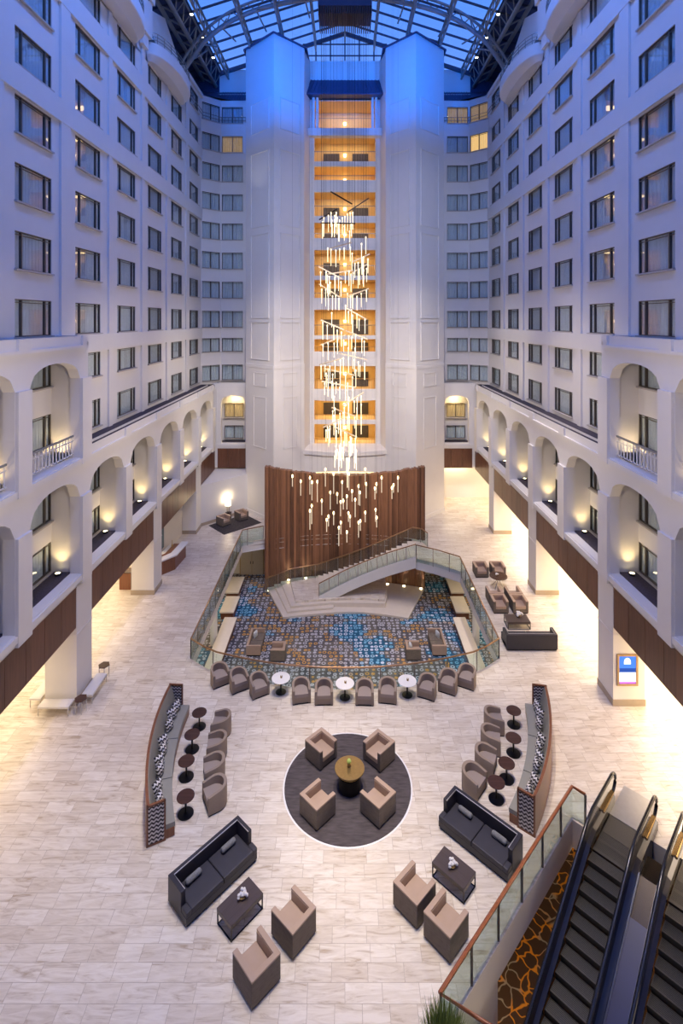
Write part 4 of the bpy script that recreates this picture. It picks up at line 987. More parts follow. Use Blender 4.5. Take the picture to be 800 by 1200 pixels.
# tub chairs along the glass
tc_=tub_chair('taupe tub chair in the row against the glass, first from the left','tub chairs along the balustrade')
row=[(256.7,798.5,-58),(279,804.5,-60),(302.5,810.5,-60),(352.5,817.5,-80),(379.5,819,-88),(427,819.5,-92),(454.2,817.5,-98),(501,812.5,-114),(525.5,806.5,-116),(547.3,800.5,-118)]
od=['first','second','third','fourth','fifth','sixth','seventh','eighth','ninth','tenth']
for i,(x,y,a) in enumerate(row):
    p=W(x,y+1); lab='taupe tub chair in the row against the glass, %s from the left'%od[i]
    if i==0: tc_.location=(p[0],p[1],0); tc_.rotation_euler=(0,0,deg(a))
    else: dup(tc_,(p[0],p[1],0),deg(a),lab)
for sd,lst in (('left',((260,858.5,180),(254.5,885,189),(251.5,912.5,199),(253,941,210))),('right',((577.6,854,-4),(574.4,876.6,-14),(568,901,-26),(553.5,925,-41)))):
    for i,(x,y,a) in enumerate(lst):
        p=W(x,y); dup(tc_,(p[0],p[1],0),deg(a),'taupe tub chair facing the %s curved banquette, %s from the camera'%(sd,('fourth','third','second','nearest')[i]),'tub chairs facing the banquettes')
pt=None
for i,(x,y) in enumerate(((329,811),(404,817.5),(477,814.5))):
    p=W(x,y); lab='round white topped table in the tub chair row, %s'%('left one','middle one','right one')[i]
    if pt is None: pt=pedestal('white_round_table',lab,(p[0],p[1],0),M_whitetop,.42,.66,.24,'white round tables')
    else: dup(pt,(p[0],p[1],0),0,lab)
    t=thing('table_candle','small candle holder on the %s white round table'%('left','middle','right')[i],'candle holder',(p[0]+.02,p[1],.66))
    b=MB(); b.lathe([(.001,0),(.045,0),(.05,.09),(.001,.09)],n=12); b.build('holder',M_gold,t,smooth='auto')
    b=MB(); b.cyl(0,0,.088,.10,.03,10); b.build('wax',M_quilt,t)
pt=None
for sd,lst in (('left',((233.5,852),(225,878.4),(218.3,910.7),(217.4,953.6))),('right',((601.7,849.5),(601.4,882.7),(593.3,913.4),(581.3,936.6)))):
    for i,(x,y) in enumerate(lst):
        p=W(x,y); lab='small round espresso table by the %s banquette, %s from the camera'%(sd,('fourth','third','second','nearest')[i])
        if pt is None: pt=pedestal('espresso_side_table',lab,(p[0],p[1],0),M_esp,.30,.62,.27,'espresso tables by the banquettes')
        else: dup(pt,(p[0],p[1],0),0,lab)

# ---------------------------------------------------------------- curved banquettes
def circ(A,B,C_):
    ax,ay=A;bx,by=B;cx,cy=C_; d=2*(ax*(by-cy)+bx*(cy-ay)+cx*(ay-by))
    ux=((ax*ax+ay*ay)*(by-cy)+(bx*bx+by*by)*(cy-ay)+(cx*cx+cy*cy)*(ay-by))/d; uy=((ax*ax+ay*ay)*(cx-bx)+(bx*bx+by*by)*(ax-cx)+(cx*cx+cy*cy)*(bx-ax))/d
    return (ux,uy),math.dist((ux,uy),A)
def banquette(sd,A,B,C_):
    (cx,cy),R=circ(A,B,C_); a0=math.atan2(A[1]-cy,A[0]-cx); a1=math.atan2(C_[1]-cy,C_[0]-cx)
    if a0<0 and sd=='left': a0+=2*PI
    if a1<0 and sd=='left': a1+=2*PI
    t=thing('curved_banquette','long curved banquette with sage seat and cherry edged back on the %s'%sd,'banquette',(cx,cy,0))
    n=20; P=lambda r,i:((R-r)*math.cos(a0+(a1-a0)*i/n),(R-r)*math.sin(a0+(a1-a0)*i/n))
    def ringp(r0,r1,z0,z1,i0=0,i1=n): 
        return [P(r0,i0+(i1-i0)*j/n) for j in range(n+1)]+[P(r1,i0+(i1-i0)*j/n) for j in range(n,-1,-1)]
    b=MB(); b.prism(ringp(0,.06,0,0),0,1.28); b.build('back_panel',M_veneer,t)
    b=MB(); b.prism(ringp(-.01,.08,0,0),1.28,1.32); b.build('top_rail',M_cherry,t)
    b=MB(); 
    lo_=[(*P(.32,j),.42) for j in range(n+1)]; hi=[(*P(.10,j),1.25) for j in range(n+1)]; b.strip(lo_,hi); b.strip(hi,[(*P(.06,j),1.25) for j in range(n+1)]); b.strip([(*P(.06,j),.3) for j in range(n+1)],lo_)
    b.build('back_cushion',M_sage,t,smooth='auto')
    for q in range(3):
        b=MB(); b.prism(ringp(.2,.88,0,0,n*q/3+.06,n*(q+1)/3-.06),.30,.46); b.build('seat_cushion',M_sage,t,bevel=.02)
    b=MB(); b.prism(ringp(.06,.86,0,0),.02,.30); b.build('plinth',M_cherry,t)
    for i,nm in ((0,'far'),(n,'near')):
        p=P(0,i); q=P(.56,i); ang=math.atan2(q[1]-p[1],q[0]-p[0]); m=((p[0]+q[0])/2,(p[1]+q[1])/2)
        tang=-1 if i==0 else 1
        b=MB(); b.box(-.25,.25,-.025,.025,.06,1.27); o=b.build('end_screen',M_zig,t,loc=(m[0],m[1],0),rotz=ang)
        b=MB(); b.box(-.29,.29,-.035,.035,0,.06); b.box(-.29,.29,-.035,.035,1.27,1.33); b.box(-.30,-.245,-.035,.035,0,1.33); b.box(.245,.30,-.035,.035,0,1.33)
        b.build('end_frame',M_cherry,t,loc=(m[0],m[1],0),rotz=ang)
    # patterned cushions, things resting on the seat
    ts=[.07,.15,.25,.40,.47,.56,.63,.76,.85,.92]
    for k,s_ in enumerate(ts):
        a=a0+(a1-a0)*s_; r=R-.44+(.06 if k%2 else 0); px_,py_=cx+r*math.cos(a),cy+r*math.sin(a)
        global CUSH
        rz_=a+PI/2+(-1 if sd=='left' else 1)*(.75 if k%2 else .35)
        if CUSH is None:
            b=MB(); m=10
            for face in (1,-1):
                vs=[];fs=[]
                for i in range(m+1):
                    for j in range(m+1):
                        u=-1+2*i/m; v=-1+2*j/m; th_=.11*((1-abs(u)**2.6)*(1-abs(v)**2.6))**.5; pin=1-.08*(1-abs(u)**2)*abs(v)**4-.0
                        vs.append((u*.205*(1-.10*(1-u*u)*0-.07*(1-abs(v))**1*abs(u)**3),face*th_,v*.205*(1-.07*(1-abs(u))*abs(v)**3)))
                for i in range(m):
                    for j in range(m): 
                        f=(i*(m+1)+j,(i+1)*(m+1)+j,(i+1)*(m+1)+j+1,i*(m+1)+j+1); fs.append(f if face<0 else f[::-1])
                b.add(vs,fs)
            CUSH=b.build('zigzag_cushion',M_zigc,smooth=True); o=CUSH
        else: o=CUSH.copy(); C.objects.link(o)
        o.location=(px_,py_,.70); o.rotation_euler=(deg(16),0,rz_)
        tag(o,'black and white zigzag cushion on the %s banquette, %s from its far end'%(sd,od[k]),'cushion','zigzag cushions on the banquettes')
CUSH=None
banquette('left',(-7.57,22.57),(-7.33,19.6),(-6.4,16.89)); banquette('right',(8.66,22.47),(7.80,19.75),(6.26,17.22))

# ---------------------------------------------------------------- right hand far seating group
G='armchairs in the far right seating group'
dup(bc,(9.07,34.95,0),deg(-90),'square taupe armchair of the far right group, farthest row, left',G)
dup(bc,(10.2,34.95,0),deg(-90),'square taupe armchair of the far right group, farthest row, right',G)
dup(bc,(9.06,31.65,0),deg(90),'square taupe armchair of the far right group facing the round table, left',G)
dup(bc,(10.2,31.65,0),deg(90),'square taupe armchair of the far right group facing the round table, right',G)
dup(bc,(9.06,30.72,0),deg(-90),'square taupe armchair facing the dark sofa across a coffee table, left',G)
dup(bc,(10.2,30.72,0),deg(-90),'square taupe armchair facing the dark sofa across a coffee table, right',G)
t=thing('round_cross_leg_table','round dark table with crossed metal legs between far right armchairs','table',(9.8,33.35,0))
b=MB(); b.lathe([(.001,.68),(.55,.68),(.56,.70),(.55,.73),(.001,.73)],n=32); b.build('table_top',M_esp,t,smooth='auto')
for k in range(4):
    a=PI/4+k*PI/2; b=MB(); b.tube([(.42*math.cos(a),.42*math.sin(a),0),(-.1*math.cos(a),-.1*math.sin(a),.68)],.02,6); b.build('leg',M_chrome,t)
flowers('small white dish on the round far right table',(9.7,33.4,.73),.8)
t=coffee_table('dark coffee table between the far right armchairs and the dark sofa',(9.6,29.15,0),0,1.25,.8,.42); flowers('white flowers on the far right coffee table',(9.75,29.3,.42),1.5)
sofa('charcoal sofa seen from behind near the right gallery rail',(9.65,27.4,0),deg(90),2.64,1.0)

# left far corner seating
b=MB(); q=[(-11.3,43.3),(-9.58,41.45),(-7.0,43.9),(-8.75,45.8)]; b.prism(q,0,.02); tag(b.build('corner_rug',M_rug2),'charcoal patterned rug in the far left corner','rug')
dup(bc,(-10.1,43.5,.02),deg(-42),'square armchair in the far left corner, left of the lamp','armchairs in the far left corner'); dup(bc,(-8.85,44.65,.02),deg(-48),'square armchair in the far left corner, right of the lamp','armchairs in the far left corner')
t=thing('lamp_table','small dark side table under the corner lamp','side table',(-10.0,44.75,.0)); b=MB(); b.box(-.25,.25,-.25,.25,.5,.55); b.build('top',M_esp,t)
for x in (-.22,.22):
    for y in (-.22,.22): b=MB(); b.box(x-.02,x+.02,y-.02,y+.02,0,.5); b.build('leg',M_black,t)
t=thing('table_lamp','lit table lamp with pale shade between the corner armchairs','lamp',(-10.0,44.75,.55))
b=MB(); b.box(-.12,.12,-.12,.12,0,.03); b.build('base',M_black,t); b=MB(); b.box(-.1,-.07,-.03,.03,.03,.65); b.box(.07,.1,-.03,.03,.03,.65); b.build('stem',M_chrome,t)
b=MB(); b.lathe([(.24,.62),(.26,.62),(.22,1.02),(.20,1.02),(.24,.62)],n=20); b.build('lamp_shade',M_lampsh,t,smooth='auto')
ld=bpy.data.lights.new('lamp_bulb','POINT'); ld.energy=42; ld.color=(1,.78,.45); ld.shadow_soft_size=.12; lo=bpy.data.objects.new('lamp_bulb',ld); C.objects.link(lo); lo.location=(-10.0,44.75,1.75)

# reception desk
t=thing('reception_desk','white topped wood reception desk behind the second left column','desk',(0,0,0))
b=MB(); b.prism([(-11.45,37.6),(-11.6,35.7),(-12.4,34.7),(-13.0,35.1),(-12.4,36.0),(-12.3,37.6)],0,.95); b.build('desk_body',M_cherry,t)
b=MB(); b.prism([(-11.3,37.75),(-11.45,35.65),(-12.35,34.5),(-12.75,34.8),(-11.95,35.9),(-11.8,37.75)],.95,1.05); b.build('counter_top',M_white,t,bevel=.01)
b=MB(); b.prism([(-12.1,37.6),(-12.25,36.1),(-12.95,35.2),(-13.3,35.5),(-12.75,36.4),(-12.6,37.6)],.85,.92); b.build('work_surface',M_white,t,bevel=.01)
b=MB(); b.lathe([(.001,0),(.06,0),(.05,.1),(.02,.2),(.02,.45),(.001,.45)],n=12); tag(b.build('desk_ornament',M_brass,loc=(-12.3,37.2,.92)),'slim brass ornament standing at the end of the reception desk','ornament')
t=thing('podium','brown wooden podium behind the second left column','podium',(-13.9,33.3,0)); b=MB(); b.box(-.35,.35,-.3,.3,0,1.05); b.build('body',M_cherry,t); b=MB(); b.box(-.4,.4,-.35,.35,1.05,1.1); b.build('top',M_esp,t)
b=MB(); b.box(-12.95,-12.88,36.4,37.2,.9,2.7); tag(b.build('wall_display',pbr('teal_display',(.03,.10,.11),.3)),'dark teal wall display beside the reception desk','display')

# benches round the first left column
def tufted(label,loc,rotz,L_,w):
    t=thing('tufted_bench',label,'bench',loc,rotz,'tufted benches round the column')
    b=MB(); nx,ny=int(L_/.09),int(w/.09); vs=[];fs=[]
    for i in range(nx+1):
        for j in range(ny+1):
            u=-L_/2+L_*i/nx; v=-w/2+w*j/ny; ed=min(1,min(i,nx-i,j,ny-j)/1.0); tu=.018*(.5+.5*math.cos(2*PI*u/.27)*math.cos(2*PI*v/.27)); vs.append((u,v,.46*ed+.40*(1-ed)-tu*ed))
    for i in range(nx):
        for j in range(ny): fs.append((i*(ny+1)+j,(i+1)*(ny+1)+j,(i+1)*(ny+1)+j+1,i*(ny+1)+j+1))
    b.add(vs,fs); b.box(-L_/2,L_/2,-w/2,w/2,.33,.41); b.build('tufted_seat',M_quilt,t,smooth='auto')
    for sx_ in (-1,1):
        for sy in (-1,1): b=MB(); x,y=sx_*(L_/2-.03),sy*(w/2-.03); b.box(x-.015,x+.015,y-.015,y+.015,0,.33); b.build('leg',M_chrome,t)
tufted('cream tufted bench in front of the nearest left column',(-12.55,22.7,0),0,1.35,.5)
tufted('cream tufted bench along the atrium side of the nearest left column',(-11.45,23.9,0),PI/2,1.45,.5)
tufted('cream tufted bench on the far side of the nearest left column',(-13.62,23.6,0),PI/2,1.3,.5)
for i,(x,y) in enumerate(((-11.5,22.75),(-11.5,24.95))):
    t=thing('hexagonal_table','small hexagonal dark topped table at the %s end of the column bench'%('near','far')[i],'side table',(x,y,0),0,'hexagonal tables by the column')
    b=MB(); b.prism([(.27*math.cos(k*PI/3),.27*math.sin(k*PI/3)) for k in range(6)],.55,.58); b.build('table_top',M_esp,t)
    for k in range(6):
        b=MB(); a=k*PI/3; b.tube([(.24*math.cos(a),.24*math.sin(a),0),(.25*math.cos(a),.25*math.sin(a),.55)],.013,5); b.build('leg',M_chrome,t)

# digital sign on the right column
t=thing('digital_sign','framed digital screen with blue picture on the nearest right column','screen',(12.46,23.08,0))
b=MB(); 
for q in ((-.46,.46,.92,1.0),(-.46,.46,2.22,2.30),(-.46,-.37,1.0,2.22),(.37,.46,1.0,2.22)): b.box(q[0],q[1],-.07,0,q[2],q[3])
b.build('oak_frame',M_oak,t)
b=MB(); b.box(-.37,.37,-.03,0,1.5,2.22); bp_=b.build('blue_picture',M_screen,t)
b=MB(); b.box(-.37,.37,-.032,-.02,1.5,1.68); b.build('cityscape',M_scrd,bp_)
b=MB(); b.box(-.37,.37,-.03,0,1.08,1.5); wt_=b.build('white_text_area',M_scrw,t); b=MB(); b.box(-.37,.37,-.03,0,1.0,1.08); b.build('pink_strip',M_scrp,t)
b=MB(); P=[(-.15,1.86),(.15,1.86)]+[(.15*math.cos(a*PI/10),1.96+.18*math.sin(a*PI/10)) for a in range(11)]; b.add([(x,-.036,z) for x,z in P],[tuple(range(len(P)))]); b.build('arch_emblem',M_scrw,bp_)
b=MB()
for k in range(4): b.box(-.28,.28-.06*(k%2),-.034,-.031,1.42-.07*k,1.435-.07*k)
b.build('text_lines',pbr('screen_grey',(.3,.32,.38),.5),wt_)

# ---------------------------------------------------------------- sunken lounge chairs
def loveseat(label,loc,rotz):
    t=thing('lounge_loveseat',label,'loveseat',loc,rotz)
    b=MB(); w,d=1.9,.9
    b.prism([(-d/2,-w/2),(d/2,-w/2),(d/2,-w/2+.12),(-d/2+.14,-w/2+.12),(-d/2+.14,w/2-.12),(d/2,w/2-.12),(d/2,w/2),(-d/2,w/2)],.1,.68); b.build('frame',M_tan,t,bevel=.02)
    for s_ in (-1,1): b=MB(); b.box(-d/2+.14,d/2,min(.01*s_,s_*.82),max(.01*s_,s_*.82),.1,.44); b.build('seat_cushion',M_taupe,t,bevel=.02)
    b=MB(); b.box(-d/2+.05,d/2-.05,-w/2+.05,w/2-.05,0,.1); b.build('plinth',M_black,t); return t
loveseat('taupe loveseat on the left of the blue patterned carpet',(-5.66,33.2,ZL),0); loveseat('taupe loveseat on the right of the blue patterned carpet',(5.85,33.2,ZL),PI)
dup(bc,(-4.1,32.2,ZL),PI,'low armchair in the sunken lounge facing the left loveseat','sunken lounge armchairs'); dup(bc,(4.2,32.3,ZL),0,'low armchair in the sunken lounge facing the right loveseat','sunken lounge armchairs')
M_wc=pbr('pale_stripe_cloth',(.55,.57,.58),.8,var=.5,scale=14,stretch=(1,1,4))
for i,(x,y,a) in enumerate(((-5.75,33.55,1.2),(5.95,33.55,-1.2),(4.05,32.3,-1.4))):
    o=CUSH.copy(); o.data=CUSH.data.copy(); o.data.materials[0]=M_wc; C.objects.link(o); o.location=(x,y,ZL+.62); o.rotation_euler=(0,0,a)
    tag(o,'pale cushion on the %s'%('left sunken loveseat','right sunken loveseat','right sunken armchair')[i],'cushion'); o.name='pale_cushion'
    if 'group' in o: del o['group']

# ---------------------------------------------------------------- escalators
def Ev(u,v,z): return (*E(u,v),z)
SL=math.tan(deg(29.7))
def zline(u): return -max(0,u)*SL
def escalator(label,v0,w=1.05,n=22):
    t=thing('escalator',label,'escalator',(0,0,0))
    run=.351
    for k in range(-2,n):
        u0=k*run+.0; zt=0 if k<0 else -.2*(k+0)-.05
        if k<0: u0=-.82*(-k)*.5-.35 if False else k*.42-.05; 
        b=MB(); u1=u0+(.42 if k<0 else run)
        P=[E(u0+.01,v0),E(u1+.03,v0),E(u1+.03,v0+w),E(u0+.01,v0+w)]
        b.prism(P,zt-.02,zt); 
        c=[Ev(u1+.03,v0,zt-.02),Ev(u1+.03,v0+w,zt-.02),Ev(u1-.02,v0+w,zt-.24),Ev(u1-.02,v0,zt-.24)]; b.add(c,[(0,1,2,3)],1)
        # yellow-grey nose strip and grooves
        for g in range(7): 
            uu=u0+.05+g*.045; b.add([Ev(uu,v0+.03,zt+.004),Ev(uu+.012,v0+.03,zt+.004),Ev(uu+.012,v0+w-.03,zt+.004),Ev(uu,v0+w-.03,zt+.004)],[(0,1,2,3)],1)
        b.build('step',[M_step,M_riser],t)
    b=MB(); b.prism([E(-3.2,v0-.02),E(-1.66,v0-.02),E(-1.66,v0+w+.02),E(-3.2,v0+w+.02)],0,.02); b.build('landing_plate',M_landing,t)
    b=MB(); b.prism([E(-1.66,v0),E(-.85,v0),E(-.85,v0+w),E(-1.66,v0+w)],-.03,.005); b.build('comb_plate',M_step,t)
    us=[-2.2,-1.2,-.4,0.1,.6]+[1+.5*i for i in range(15)]
    def zt_(u): 
        if u<-.2: return 0
        return -SL*max(0,u+.1)
    for s_,vv in ((-1,v0-.13),(1,v0+w+.13)):
        # skirt + deck
        b=MB(); i_=vv+(.11 if s_<0 else -.11)
        b.strip([Ev(u,i_,zt_(u)+.28) for u in us],[Ev(u,i_,zt_(u)-.45) for u in us]); b.build('skirt',M_escdark,t)
        b=MB(); o_=vv+s_*.14
        b.strip([Ev(u,i_,zt_(u)+.28) for u in us],[Ev(u,vv,zt_(u)+.34) for u in us]); b.strip([Ev(u,vv,zt_(u)+.34) for u in us],[Ev(u,o_,zt_(u)+.28) for u in us]); b.build('deck',M_polished,t)
        b=MB(); b.strip([Ev(u,o_,zt_(u)+.28) for u in us],[Ev(u,o_,zt_(u)-1.0) for u in us]); b.strip([Ev(u,o_,zt_(u)-1.0) for u in us],[Ev(u,i_,zt_(u)-1.0) for u in us]); b.build('side_cladding',M_clad if s_<0 and v0<1 else M_escdark,t)
        # glass panel and handrail
        b=MB(); b.strip([Ev(u,vv,zt_(u)+.92) for u in us],[Ev(u,vv,zt_(u)+.32) for u in us])
        nw=[Ev(-2.2-.33*math.sin(PI*j/10),vv,.62+.30*math.cos(PI*j/10)) for j in range(11)]
        b.add([Ev(-2.2,vv,.62)]+nw,[tuple([0,j+1,j+2]) for j in range(10)])
        gb=b.build('glass_balustrade',M_escglass,t)
        b=MB(); path=[Ev(u,vv,zt_(u)+.96) for u in us[::-1]]+[Ev(-2.2-.37*math.sin(PI*j/10),vv,.62+.34*math.cos(PI*j/10)) for j in range(11)]+[Ev(-1.9,vv,.27),Ev(-1.6,vv,.25)]
        b.tube(path,.05,8,sq=(.055,.04)); b.build('handrail',M_rubber,gb,smooth=True)
        b=MB(); path=[(p[0],p[1],p[2]-.045) for p in path[:len(us)]]; b.tube(path,.03,6,sq=(.045,.02)); b.build('handrail_track',M_polished,gb)
        b=MB(); b.prism([E(-2.3,vv-.07),E(-1.5,vv-.09),E(-1.2,vv-.09),E(-1.2,vv+.09),E(-1.5,vv+.09),E(-2.3,vv+.07)],.0,.36); b.build('newel_base',M_newel,gb,bevel=.04)
    return t
escalator('left escalator of dark ribbed steps descending beside the wooden handrail',0.0)
escalator('right escalator of dark ribbed steps cut by the picture edge',2.14)
t=thing('escalator_divider','sloping metal deck with blue panel between the two escalators','divider',(0,0,0))
us=[-.6,-.1,.3,1,2,3,4,5,6,7,8]
def zd(u): return .12-SL*max(0,u+.1)
def dstrip(nm,u0,u1,v0,v1,mat,dz=0):
    uu=[u0]+[u for u in us if u0<u<u1]+[u1]; b=MB(); b.strip([Ev(u,v0,zd(u)+dz) for u in uu],[Ev(u,v1,zd(u)+dz) for u in uu]); b.strip([Ev(u,v0,zd(u)+dz) for u in uu],[Ev(u,v0,zd(u)-.1) for u in uu]); b.strip([Ev(u,v1,zd(u)+dz) for u in uu],[Ev(u,v1,zd(u)-.1) for u in uu]); b.build(nm,mat,t)
dstrip('side_channel',-.6,8,1.30,1.36,M_polished,.06); dstrip('side_channel',-.6,8,1.82,1.88,M_polished,.06)
dstrip('bronze_panel',-.9,.85,1.36,1.82,M_escdark); dstrip('blue_panel',.85,3.9,1.36,1.82,M_blue,.03); dstrip('steel_panel',3.9,8,1.36,1.82,M_polished,.02)

# ornamental grass in the foreground
t=thing('potted_grass','tall ornamental grass at the bottom edge beside the wooden handrail','potted plant',(2.2,11.68,0))
b=MB(); b.lathe([(.001,0),(.38,0),(.45,.55),(.41,.55),(.39,.45),(.001,.45)],n=28); b.build('pot',M_esp,t,smooth='auto')
b=MB(); r_=random.Random(11)
for i in range(900):
    a=r_.uniform(0,2*PI); rr=.36*math.sqrt(r_.random()); x,y=rr*math.cos(a),rr*math.sin(a); hgt=r_.uniform(.65,1.08); ln=r_.uniform(.02,.28); la=a+r_.uniform(-.8,.8); w_=.009; dx,dy=math.cos(la+PI/2)*w_,math.sin(la+PI/2)*w_
    p=[(x,y,.44),(x+math.cos(la)*ln*.35,y+math.sin(la)*ln*.35,.44+hgt*.6),(x+math.cos(la)*ln,y+math.sin(la)*ln,.44+hgt)]
    b.add([(p[0][0]-dx,p[0][1]-dy,p[0][2]),(p[0][0]+dx,p[0][1]+dy,p[0][2]),(p[1][0]+dx,p[1][1]+dy,p[1][2]),(p[1][0]-dx,p[1][1]-dy,p[1][2]),p[2]],[(0,1,2,3),(3,2,4)])
b.build('grass_blades',M_leaf,t)['kind']='stuff'

# ---------------------------------------------------------------- chandelier
DC=38.0
t=thing('rod_chandelier','towering chandelier of glowing glass rods and tilted metal bars','chandelier',(0,DC,38.6))
b=MB(); b.box(-1.9,1.9,-1.3,1.3,.55,1.25); b.build('canopy',M_bluemetal,t)
b=MB()
for i in range(25): b.box(-1.88+i*.155,-1.82+i*.155,-1.32,1.32,0,.55)
b.build('canopy_skirt',M_darksteel,t)
b=MB()
for x in (-1.7,1.7): b.tube([(x,0,1.25),(x,0,5.2)],.05,6)
b.build('hanger',M_steel,t)
bars=[((285,268),(435,355),0),((550,315),(405,410),0),((330,390),(205,465),0),((215,487),(455,492),0),((265,670),(430,625),0),((560,705),(440,760),0),((200,795),(365,880),0),((545,775),(440,835),0),((250,850),(440,820),0),((205,918),(350,1010),0),((400,1005),(550,950),0),((390,1085),(535,1165),0),
 ((215,90),(380,160),1),((390,165),(545,225),1),((215,265),(390,195),1),((350,325),(540,370),1),((205,405),(365,360),1),((235,430),(460,480),1),((220,520),(460,565),1),((515,600),(370,690),1),((290,705),(465,770),1),((230,845),(420,760),1),((310,840),(470,915),1)]
r_=random.Random(21); cab=MB(); rods=[]
for bi,(a,c,q) in enumerate(bars):
    oy=180+180*q; pa=(340+a[0]/6,oy+a[1]/6); pc=(340+c[0]/6,oy+c[1]/6)
    ya,yc=r_.uniform(-1.2,1.2),r_.uniform(-1.2,1.2)
    A=Vector((XD(pa[0],DC+ya),ya,ZD(pa[1],DC+ya)-38.6)); B=Vector((XD(pc[0],DC+yc),yc,ZD(pc[1],DC+yc)-38.6))
    b=MB(); b.beam(A,B,.08,.08); b.build('metal_bar',M_bar if bi>3 else M_black,t)
    for p in (A.lerp(B,.1),A.lerp(B,.9)): cab.tube([p,(p.x,p.y,.6)],.006,4)
    if bi>=2:
        for j in range(5):
            p=A.lerp(B,(j+.5)/5); rods.append((p.x+r_.uniform(-.1,.1),p.y,p.z-r_.uniform(.05,.35),r_.uniform(.75,1.25)))
for i in range(50):
    f=r_.random(); y=255+300*f; rad=1.72 if f<.75 else 1.72-(f-.75)*3.2
    a=r_.uniform(0,2*PI); rr=rad*math.sqrt(r_.uniform(.15,1)); zz_=ZD(y,DC)-38.6
    rods.append((rr*math.cos(a),rr*math.sin(a)*.8,zz_,r_.uniform(.8,1.35)))
for i in range(26):
    y=r_.uniform(515,540); a=r_.uniform(0,2*PI); rr=1.0*math.sqrt(r_.random()); rods.append((rr*math.cos(a)+.0,rr*math.sin(a),ZD(y,DC)-38.6,r_.uniform(.5,1.0)))
for i in range(9): rods.append((-.95+i*.19,r_.uniform(-.6,.6),ZD(256+r_.uniform(-1,6)-i*.8,DC)-38.6,1.15))
rods.sort(key=lambda r:r[1]); 
for i in range(12): 
    x=-1.6+3.2*r_.random(); cab.tube([(x,r_.uniform(-1,1),.6),(x,r_.uniform(-1,1)*0+.2,ZD(400+r_.uniform(-120,100),DC)-38.6)],.006,4)
cab.build('suspension_cables',M_black,t)
rm={}
rest=MB()
for i,(x,y,z,l) in enumerate(rods):
    l=round(l*5)/5
    if i<100:
        if l not in rm:
            b=MB(); b.lathe([(.001,-l),(.017,-l),(.02,-.06),(.04,-.04),(.04,.06),(.001,.08)],n=8); o=b.build('glass_rod',M_rod,t); rm[l]=o
        else: o=rm[l].copy(); C.objects.link(o)
        o.location=(x,y,z)
    else:
        rest.lathe([(.001,z-l),(.017,z-l),(.02,z-.06),(.04,z-.04),(.04,z+.06),(.001,z+.08)],x,y,8)
rest.build('glass_rod_cluster',M_rod,t)['kind']='stuff'
# lower pendants
pend=[(162,105,153),(199,128,193),(240,112,188),(249,132,214),(273,130,222),(309,75,153),(346,95,185),(331,178,255),(384,132,230),(362,185,230),(414,95,170),(405,195,255),(377,220,285),(389,215,255),(428,172,220),(457,150,235),(463,178,238),(442,210,290),(487,75,140),(491,140,205),(537,140,183),(530,160,210),(560,112,180),(606,158,208),(633,112,178),(613,145,180),(293,215,280),(248,238,320),(240,260,345),(323,285,330),(315,300,355),(346,270,325),(412,270,310),(419,285,335),(457,312,380),(465,305,350),(487,268,312),(533,255,310),(538,290,335),(369,335,418),(378,312,365),(405,355,402)]
order=sorted(range(len(pend)),key=lambda i:pend[i][0]); rank={i:k for k,i in enumerate(order)}
def ordn(k):
    a='first second third fourth fifth sixth seventh eighth ninth tenth eleventh twelfth thirteenth fourteenth fifteenth sixteenth seventeenth eighteenth nineteenth twentieth'.split()
    if k<=20: return a[k-1]
    if k%10==0: return ('thirtieth','fortieth')[k//10-3]
    return ('twenty','thirty','forty')[k//10-2]+'-'+a[k%10-1]
def hgt(y): return 'high' if y<150 else ('mid height' if y<230 else 'low')
from collections import defaultdict
seen=defaultdict(int)
for i,(x,y0,y1) in enumerate(pend):
    d=38+r_.uniform(-1.3,1.3); px=300+x/3.81; za=ZD(530+y0/3.81,d); zb=ZD(530+y1/3.81,d)
    xx=XD(px,d); k=rank[i]+1
    t=thing('pendant_light','slim glowing rod pendant hanging before the ribbed wall, %s from the left'%ordn(k),'pendant light',(xx,d,za),0,'rod pendants before the ribbed wall')
    l=za-zb
    b=MB(); b.lathe([(.001,-l),(.028,-l),(.028,-.08),(.001,-.08)],n=8); b.build('glass_rod',M_rodw,t)
    b=MB(); b.lathe([(.001,-.14),(.04,-.12),(.055,-.02),(.04,.08),(.001,.1)],n=10); b.build('lamp_head',M_head,t)
    b=MB(); b.tube([(0,0,.08),(0,0,44-.32*abs(xx)-za)],.004,3); b.build('cable',M_black,t)

# ---------------------------------------------------------------- small wall signs
# ---------------------------------------------------------------- light
w=bpy.data.worlds.new('dusk'); bpy.context.scene.world=w; w.use_nodes=True; nt=w.node_tree; nt.nodes.clear()
tc=N(nt,'ShaderNodeTexCoord'); sx_=N(nt,'ShaderNodeSeparateXYZ'); L(nt,tc.outputs['Generated'],sx_.inputs[0])
cr=N(nt,'ShaderNodeValToRGB'); e=cr.color_ramp.elements; e[0].position=.0; e[0].color=(.30,.43,.96,1); e[1].position=.9; e[1].color=(.03,.14,.78,1)
k=e.new(.50); k.color=(.10,.27,.90,1)
L(nt,sx_.outputs['Z'],cr.inputs[0]); bg=N(nt,'ShaderNodeBackground',inp={'Strength':1.15}); L(nt,cr.outputs[0],bg.inputs['Color']); wo=N(nt,'ShaderNodeOutputWorld'); L(nt,bg.outputs[0],wo.inputs[0])
def area(name,loc,rot,sx,sy,e,col,spread=None):
    ld=bpy.data.lights.new(name,'AREA'); ld.shape='RECTANGLE'; ld.size=sx; ld.size_y=sy; ld.energy=e; ld.color=col
    if spread: ld.spread=spread
    o=bpy.data.objects.new(name,ld); C.objects.link(o); o.location=loc; o.rotation_euler=rot; return o
